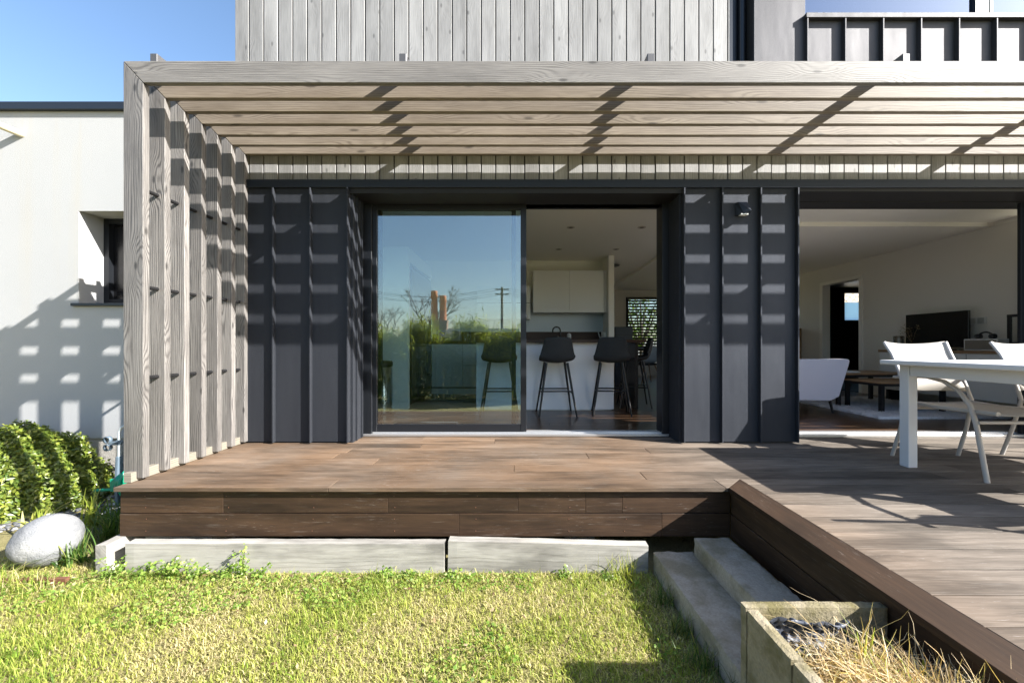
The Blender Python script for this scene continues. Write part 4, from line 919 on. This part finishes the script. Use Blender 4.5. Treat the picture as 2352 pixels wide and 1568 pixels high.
cu_=b.build('cushion',M['cushion'],bevel=.06,seg=4); cu_.location=(3.08,4.78,1.02); cu_.rotation_euler=(R(-20),R(8),0); prop(cu_,'pale blue scatter cushion on the sofa behind its arm','cushion')
def ctable(label,x0,x1,y0,y1,h,th=.02):
    r=thing('coffee_table',label,'coffee table',((x0+x1)/2,(y0+y1)/2,ZF),0,'nesting coffee tables on the white rug'); w,d=(x1-x0)/2,(y1-y0)/2
    b=MB(); b.box(-w,w,-d,d,h-th,h,along=0); b.build('tabletop',M['oak'],r,bevel=.002)
    b=MB(); b.box(-w+.01,w-.01,-d+.01,d-.01,h-th-.03,h-th-.001); b.build('apron',M['black'],r)
    for a in (-1,1):
        for c in (-1,1): b=MB(); b.box(a*(w-.045)-.02,a*(w-.045)+.02,c*(d-.04)-.02,c*(d-.04)+.02,0,h-th-.002); b.build('leg',M['black'],r)
ctable('lower wood topped coffee table with black legs in front',4.24,5.05,4.53,5.08,.37)
ctable('taller wood topped coffee table nested behind the lower one',4.12,5.15,5.0,5.65,.44)
simple('laptop','thin pale closed laptop on the taller coffee table','laptop',(4.32,5.2,ZF+.442),[('case',M['ceramic'],lambda b:b.box(-.17,.17,-.12,.12,0,.014),{'bevel':.003})])
# rug
n_x,n_y=130,130; vs=[];fs=[]
for j in range(n_y+1):
    for i in range(n_x+1):
        x=3.92+1.45*i/n_x; y=4.2+1.75*j/n_y
        e=min(i,n_x-i,j,n_y-j)
        vs.append((x+.008*random.uniform(-1,1),y+.008*random.uniform(-1,1),ZF+(.002 if e==0 else .018+.012*random.random())))
for j in range(n_y):
    for i in range(n_x): a=j*(n_x+1)+i; fs.append((a,a+1,a+n_x+2,a+n_x+1))
prop(npmesh('rug',vs,fs,M['rug']),'shaggy white rug with thin dark lines under the coffee tables','rug')
sb=thing('sideboard','long white sideboard with a thin wood top along the living room wall','sideboard',(5.59,4.95,ZF))
b=MB(); b.box(-.19,.19,-.85,.84,.16,.70); b.build('body',M['kitchen_white'],sb,bevel=.002)
b=MB(); b.box(-.205,.195,-.86,.85,.701,.737,along=1); b.build('top',M['oak'],sb,bevel=.002)
for yy in (-.283,.28): b=MB(); b.box(-.192,-.189,yy,yy+.004,.17,.69); b.build('door_gap',M['seam'],sb)
for yy in (-.78,.74): b=MB(); b.box(-.15,.15,yy,yy+.04,0,.16); b.build('leg',M['black'],sb)
simple('television','black flat television standing on the sideboard','television',(5.62,5.20,ZF+.737),[('screen',M['screen'],lambda b:b.box(-.03,.0,-.39,.39,.04,.50),{'bevel':.004}),('stand',M['black'],lambda b:(b.box(-.10,.10,-.15,.15,0,.012),b.box(-.01,.01,-.04,.04,.01,.1)),{})])
simple('speaker','white box speaker with dark grille on the sideboard right of the television','speaker',(5.52,4.58,ZF+.737),[('case',M['ceramic'],lambda b:b.box(-.06,.10,-.17,.17,0,.14),{'bevel':.008,'seg':2}),('grille',plain('grey_grille',(.2,.18,.15),.8),lambda b:b.box(-.063,-.0605,-.155,.155,.015,.125),{})])
simple('headphones','black headphones lying on the white speaker','headphones',(5.55,4.60,ZF+.877),[('band',M['black'],lambda b:b.tube([(0,-.08+.08*(1-math.cos(a)),.005+.075*math.sin(a)) for a in np.linspace(0,PI,12)],.010,8),{}),('ear_cup',M['black'],lambda b:b.lathe([(0,-.02),(.03,-.02),(.03,.02),(0,.02)],(0,-.07,.03),14,axis='y'),{}),('ear_cup',M['black'],lambda b:b.lathe([(0,-.02),(.03,-.02),(.03,.02),(0,.02)],(0,.07,.03),14,axis='y'),{})])
simple('glass_vase','clear cylindrical glass vase at the left end of the sideboard','vase',(5.58,5.68,ZF+.737),[('body',M['glass_clear'],lambda b:b.lathe([(0,0),(.06,0),(.062,.20),(.055,.20),(.053,.01),(0,.01)],(0,0,0),24),{}),('candle',M['ceramic'],lambda b:b.lathe([(0,.011),(.03,.011),(.03,.17),(0,.17)],(0,0,0),16),{})])
r=simple('dried_flowers','dried brown flowers in a dark vase left of the television','flowers',(5.60,5.50,ZF+.737),[('vase',M['black'],lambda b:b.lathe([(0,0),(.05,0),(.055,.05),(.02,.09),(.022,.10)],(0,0,0),16),{})])
b=MB(); Pd=[]
for i in range(26):
    a=random.uniform(0,2*PI); q=random.uniform(.02,.10); h=random.uniform(.2,.34); b.tube([(0,0,.08),(math.cos(a)*q*.5,math.sin(a)*q*.5,h*.7),(math.cos(a)*q,math.sin(a)*q*1.2,h)],.0015,4)
    for k in range(9): Pd.append((math.cos(a)*q+random.gauss(0,.014),math.sin(a)*q*1.2+random.gauss(0,.014),h+random.gauss(0,.02)))
b.build('stalks',M['litter'],r); leaves(np.array(Pd),np.tile([0,0,1.],(len(Pd),1)),.022,M['litter'],'dried_heads',parent=r,jit=1.)['kind']='stuff'
simple('socket_strip','white four gang socket strip on the wall above the television','socket',(5.789,4.98,1.58),[('plate',M['ceramic'],lambda b:b.box(-.01,0,-.20,.20,-.045,.045),{'bevel':.003}),('plug',M['black'],lambda b:(b.tube([(-.01,.13,0),(-.04,.13,0)],.02,12),b.tube([(-.035,.13,0),(-.05,.14,-.02),(-.04,.17,-.12)],.005,6)),{}),('switch',plain('grey_switch',(.45,.45,.43),.5),lambda b:[b.box(-.013,-.0095,yy-.035,yy+.035,-.035,.035) for yy in (-.14,-.05,.04)],{'bevel':.002})])
simple('wall_mirror','small black framed mirror at the right end of the sideboard','mirror',(5.6,4.30,ZF+.98),[('frame',M['black'],lambda b:(b.box(-.012,.012,-.13,-.10,-.17,.17),b.box(-.012,.012,.10,.13,-.17,.17),b.box(-.013,.011,-.13,.13,.14,.17),b.box(-.013,.011,-.13,.13,-.2435,-.14)),{}),('mirror_glass',M['glass_clear'],lambda b:b.box(-.002,.002,-.10,.10,-.14,.14),{})])
simple('wood_cabinet','wooden chest with items on top against the far living room wall','cabinet',(5.5,8.35,ZF),[('body',M['oak'],lambda b:b.box(-.36,.28,-.45,.45,.1,1.15),{'bevel':.003}),('drawer_front',M['oak'],lambda b:[b.box(-.375,-.361,-.43,.43,z,z+.24) for z in (.13,.39,.65,.91)],{'bevel':.003}),('leg',M['oak'],lambda b:[b.box(x_,x_+.05,y_,y_+.05,0,.1) for x_ in (-.34,.2) for y_ in (-.43,.38)],{})])
simple('bowl','dark bowl and cloth on top of the wooden chest','bowl',(5.3,8.1,ZF+1.151),[('body',M['black'],lambda b:b.lathe([(0,0),(.05,0),(.13,.07),(.12,.07),(.04,.01),(0,.01)],(0,0,0),20),{})])
# ================================================================ BEHIND THE CAMERA / BEYOND THE HOUSE (seen mirrored in the glass or through windows)
def tree_bare(label,x,y,h,seed,group='bare winter trees across the garden'):
    rd=random.Random(seed); root=thing('bare_tree',label,'tree',(x,y,0),0,group); b=MB(); t=MB()
    def grow(p,d,l,r,dep,mb):
        q=p+d*l; mid=p+d*l*.5+Vector((rd.gauss(0,.04),rd.gauss(0,.04),0))*l; mb.tube([p,mid,q],[r,r*.85,r*.65],5 if dep>2 else 3,caps=False)
        if dep==0: return
        for k in range(rd.choice([2,3,3]) if dep>2 else 3):
            nd=(d+Vector((rd.gauss(0,.5),rd.gauss(0,.5),rd.gauss(.12,.3)))).normalized(); grow(q,nd,l*rd.uniform(.62,.85),r*.6,dep-1,b)
    grow(Vector((0,0,0)),Vector((0,0,1)),h*.25,h*.022,6,t)
    t.build('trunk',M['bark'],root,recalc=False); b.build('branches',M['bark'],root,recalc=False)
# mirrored view: virtual depth = 7.04 - y
def mir(px,depth): return (px-1190)*depth/F, 7.04-depth
for px,dp,h,sd,lb in ((985,34,8.0,3,'large bare tree behind the neighbour chimney'),(885,38,6.2,5,'bare tree left of the neighbour chimney in the reflection'),(930,46,5.6,8,'smaller bare tree between the two larger bare trees'),(1075,52,5.2,9,'low bare tree right of the chimney'),(1010,44,6.0,12,'bare tree with dense twigs just right of the chimney')):
    x,y=mir(px,dp); tree_bare(lb,x,y,h,sd)
def crownblob(name,label,cat,x,y,rx,ry,rz_,z0,n,size,mat,asp=.4,group=None,trunk=True):
    root=thing(name,label,cat,(x,y,0),0,group); u=rng.standard_normal((n,3)); u/=np.linalg.norm(u,axis=1)[:,None]
    nz=np.array([mnz.noise(Vector(q*2.2)+Vector((x,y,0))) for q in u])+.6*np.array([mnz.noise(Vector(q*6)+Vector((x,y,5))) for q in u])
    r=rng.uniform(.45,1,n)**.5*(1+.35*nz)
    leaves(u*np.array([rx,ry,rz_])*r[:,None]+np.array([0,0,z0]),u+np.array([0,0,.3]),size,mat,'foliage',parent=root,asp=asp,jit=.9)
    b=MB()
    b.tube([(0,0,0),(.05,0,z0*.5),(0,.03,z0+rz_*.3)],[.05*rz_+.02,.04*rz_+.015,.02],7)
    for k in range(6):
        a=k*1.05; b.tube([(0,0,z0*.4),(math.cos(a)*rx*.4,math.sin(a)*ry*.4,z0),(math.cos(a)*rx*.7,math.sin(a)*ry*.7,z0+rz_*.4)],[.02*rz_+.01,.015*rz_+.006,.004],5)
    b.build('trunk',M['bark'],root); return root
hl=['far left bamboo bush of the garden edge behind the viewpoint','second bamboo bush from the left at the garden edge','third bamboo bush from the left at the garden edge','fourth bamboo bush at the garden edge','fifth bamboo bush at the garden edge','sixth bamboo bush at the garden edge','seventh bamboo bush at the garden edge','eighth bamboo bush at the garden edge','rightmost bamboo bush of the garden edge']
for k,lb in enumerate(hl):
    dp=8.9+.2*math.sin(k*2.3); px=790+k*58; x,y=mir(px,dp); top=1.58+.20*math.sin(k*2.6+.5)
    root=thing('bamboo_bush',lb,'bush',(x,y,0),0,'bamboo bushes along the garden edge'); n=6500
    zz=rng.random(n)**.85*top; a=rng.uniform(0,2*PI,n); rr=np.sqrt(rng.random(n))*(.58*np.clip(1.25-zz/top,0,1)**.3)
    leaves(np.stack([np.cos(a)*rr,np.sin(a)*rr*.55,zz+.12*rng.standard_normal(n)*(zz/top)],1),np.stack([np.cos(a),np.sin(a),np.full(n,.4)],1),.12,M['bamboo'],'foliage',np.clip(zz/top*.5+.5*rng.random(n),0,1),root,.14,.9)  # leaf colour lightens upward, painting sunlit tops over a shaded base
    b=MB()
    for q in range(14):
        ax=random.gauss(0,.16); ay=random.gauss(0,.08); b.tube([(ax*.6,ay*.6,0),(ax,ay,.9),(ax*1.6,ay*1.6,top+.1)],[.009,.007,.003],5)
    b.build('stems',M['strap'],root)
# neighbour roof with chimneys
x,y=mir(1075,24)
nh=thing('neighbour_house','low neighbouring house with slate roof and a chimney with two terracotta pots','house',(x,y,0))
b=MB(); b.box(-3.6,3.0,-3,1.2,0,1.5); b.build('wall',M['render'],nh)
b=MB(); b.prism([(-3.2,1.5),(1.4,1.5),(-.8,2.35)],0,-3.8,3.2); b.build('roof',M['slate'],nh)
b=MB(); b.box(-2.52,-1.40,-.9,-.4,1.9,2.75); b.box(-2.56,-1.36,-.95,-.35,2.75,2.85); st=b.build('chimney',plain('brown_brick_stack',(.26,.17,.12),.9,noise=.2),nh)
for xx,dz in ((-2.24,0),(-1.68,-.3)): b=MB(); b.lathe([(.24,2.6),(.20,4.3+dz),(.235,4.32+dz),(.2,4.65+dz),(.225,4.72+dz),(.16,4.74+dz),(.10,4.6+dz)],(xx,-.65,0),16); b.build('chimney_pot',M['terracotta'],nh)
x,y=mir(1153,40)
up=thing('utility_pole','tall utility pole with crossarms carrying wires','utility pole',(x,y,0))
b=MB(); b.tube([(0,0,0),(0,0,7.3)],[.16,.12],8); b.build('pole',M['bark'],up)
for z in (7.0,6.5): b=MB(); b.box(-.7,.7,-.05,.05,z,z+.1); b.build('crossarm',M['bark'],up)
for zz,xx in ((7.15,-.65),(7.15,.65),(6.65,-.65),(6.65,.65)):
    b=MB(); b.tube([(xx+s*14,0,zz-.0-1.2*math.sin(abs(s)*PI)*.6-abs(s)*.3) for s in np.linspace(-1,1,21)],.012,4); b.build('wire',M['black'],up)
# beyond the rear window
crownblob('garden_tree','yellow green garden tree outside the far blind window','tree',4.9,15.5,1.5,1.3,1.6,2.6,2300,.14,M['tree'],.5)
b=MB(); b.box(2.0,12,18.0,18.3,0,1.5); o=b.build('garden_wall',M['render']); prop(o,'white garden wall outside beyond the far window','wall')
b=MB(); b.box(8.43,9.0,10.03,10.04,1.92,2.38); HB(b,'frosted_pane',film_m())
b=MB(); b.box(9.0,17,13.4,13.8,0,3.4); o=b.build('boundary_wall',M['stonewall']); prop(o,'pale blockwork wall seen through the utility room window','wall')
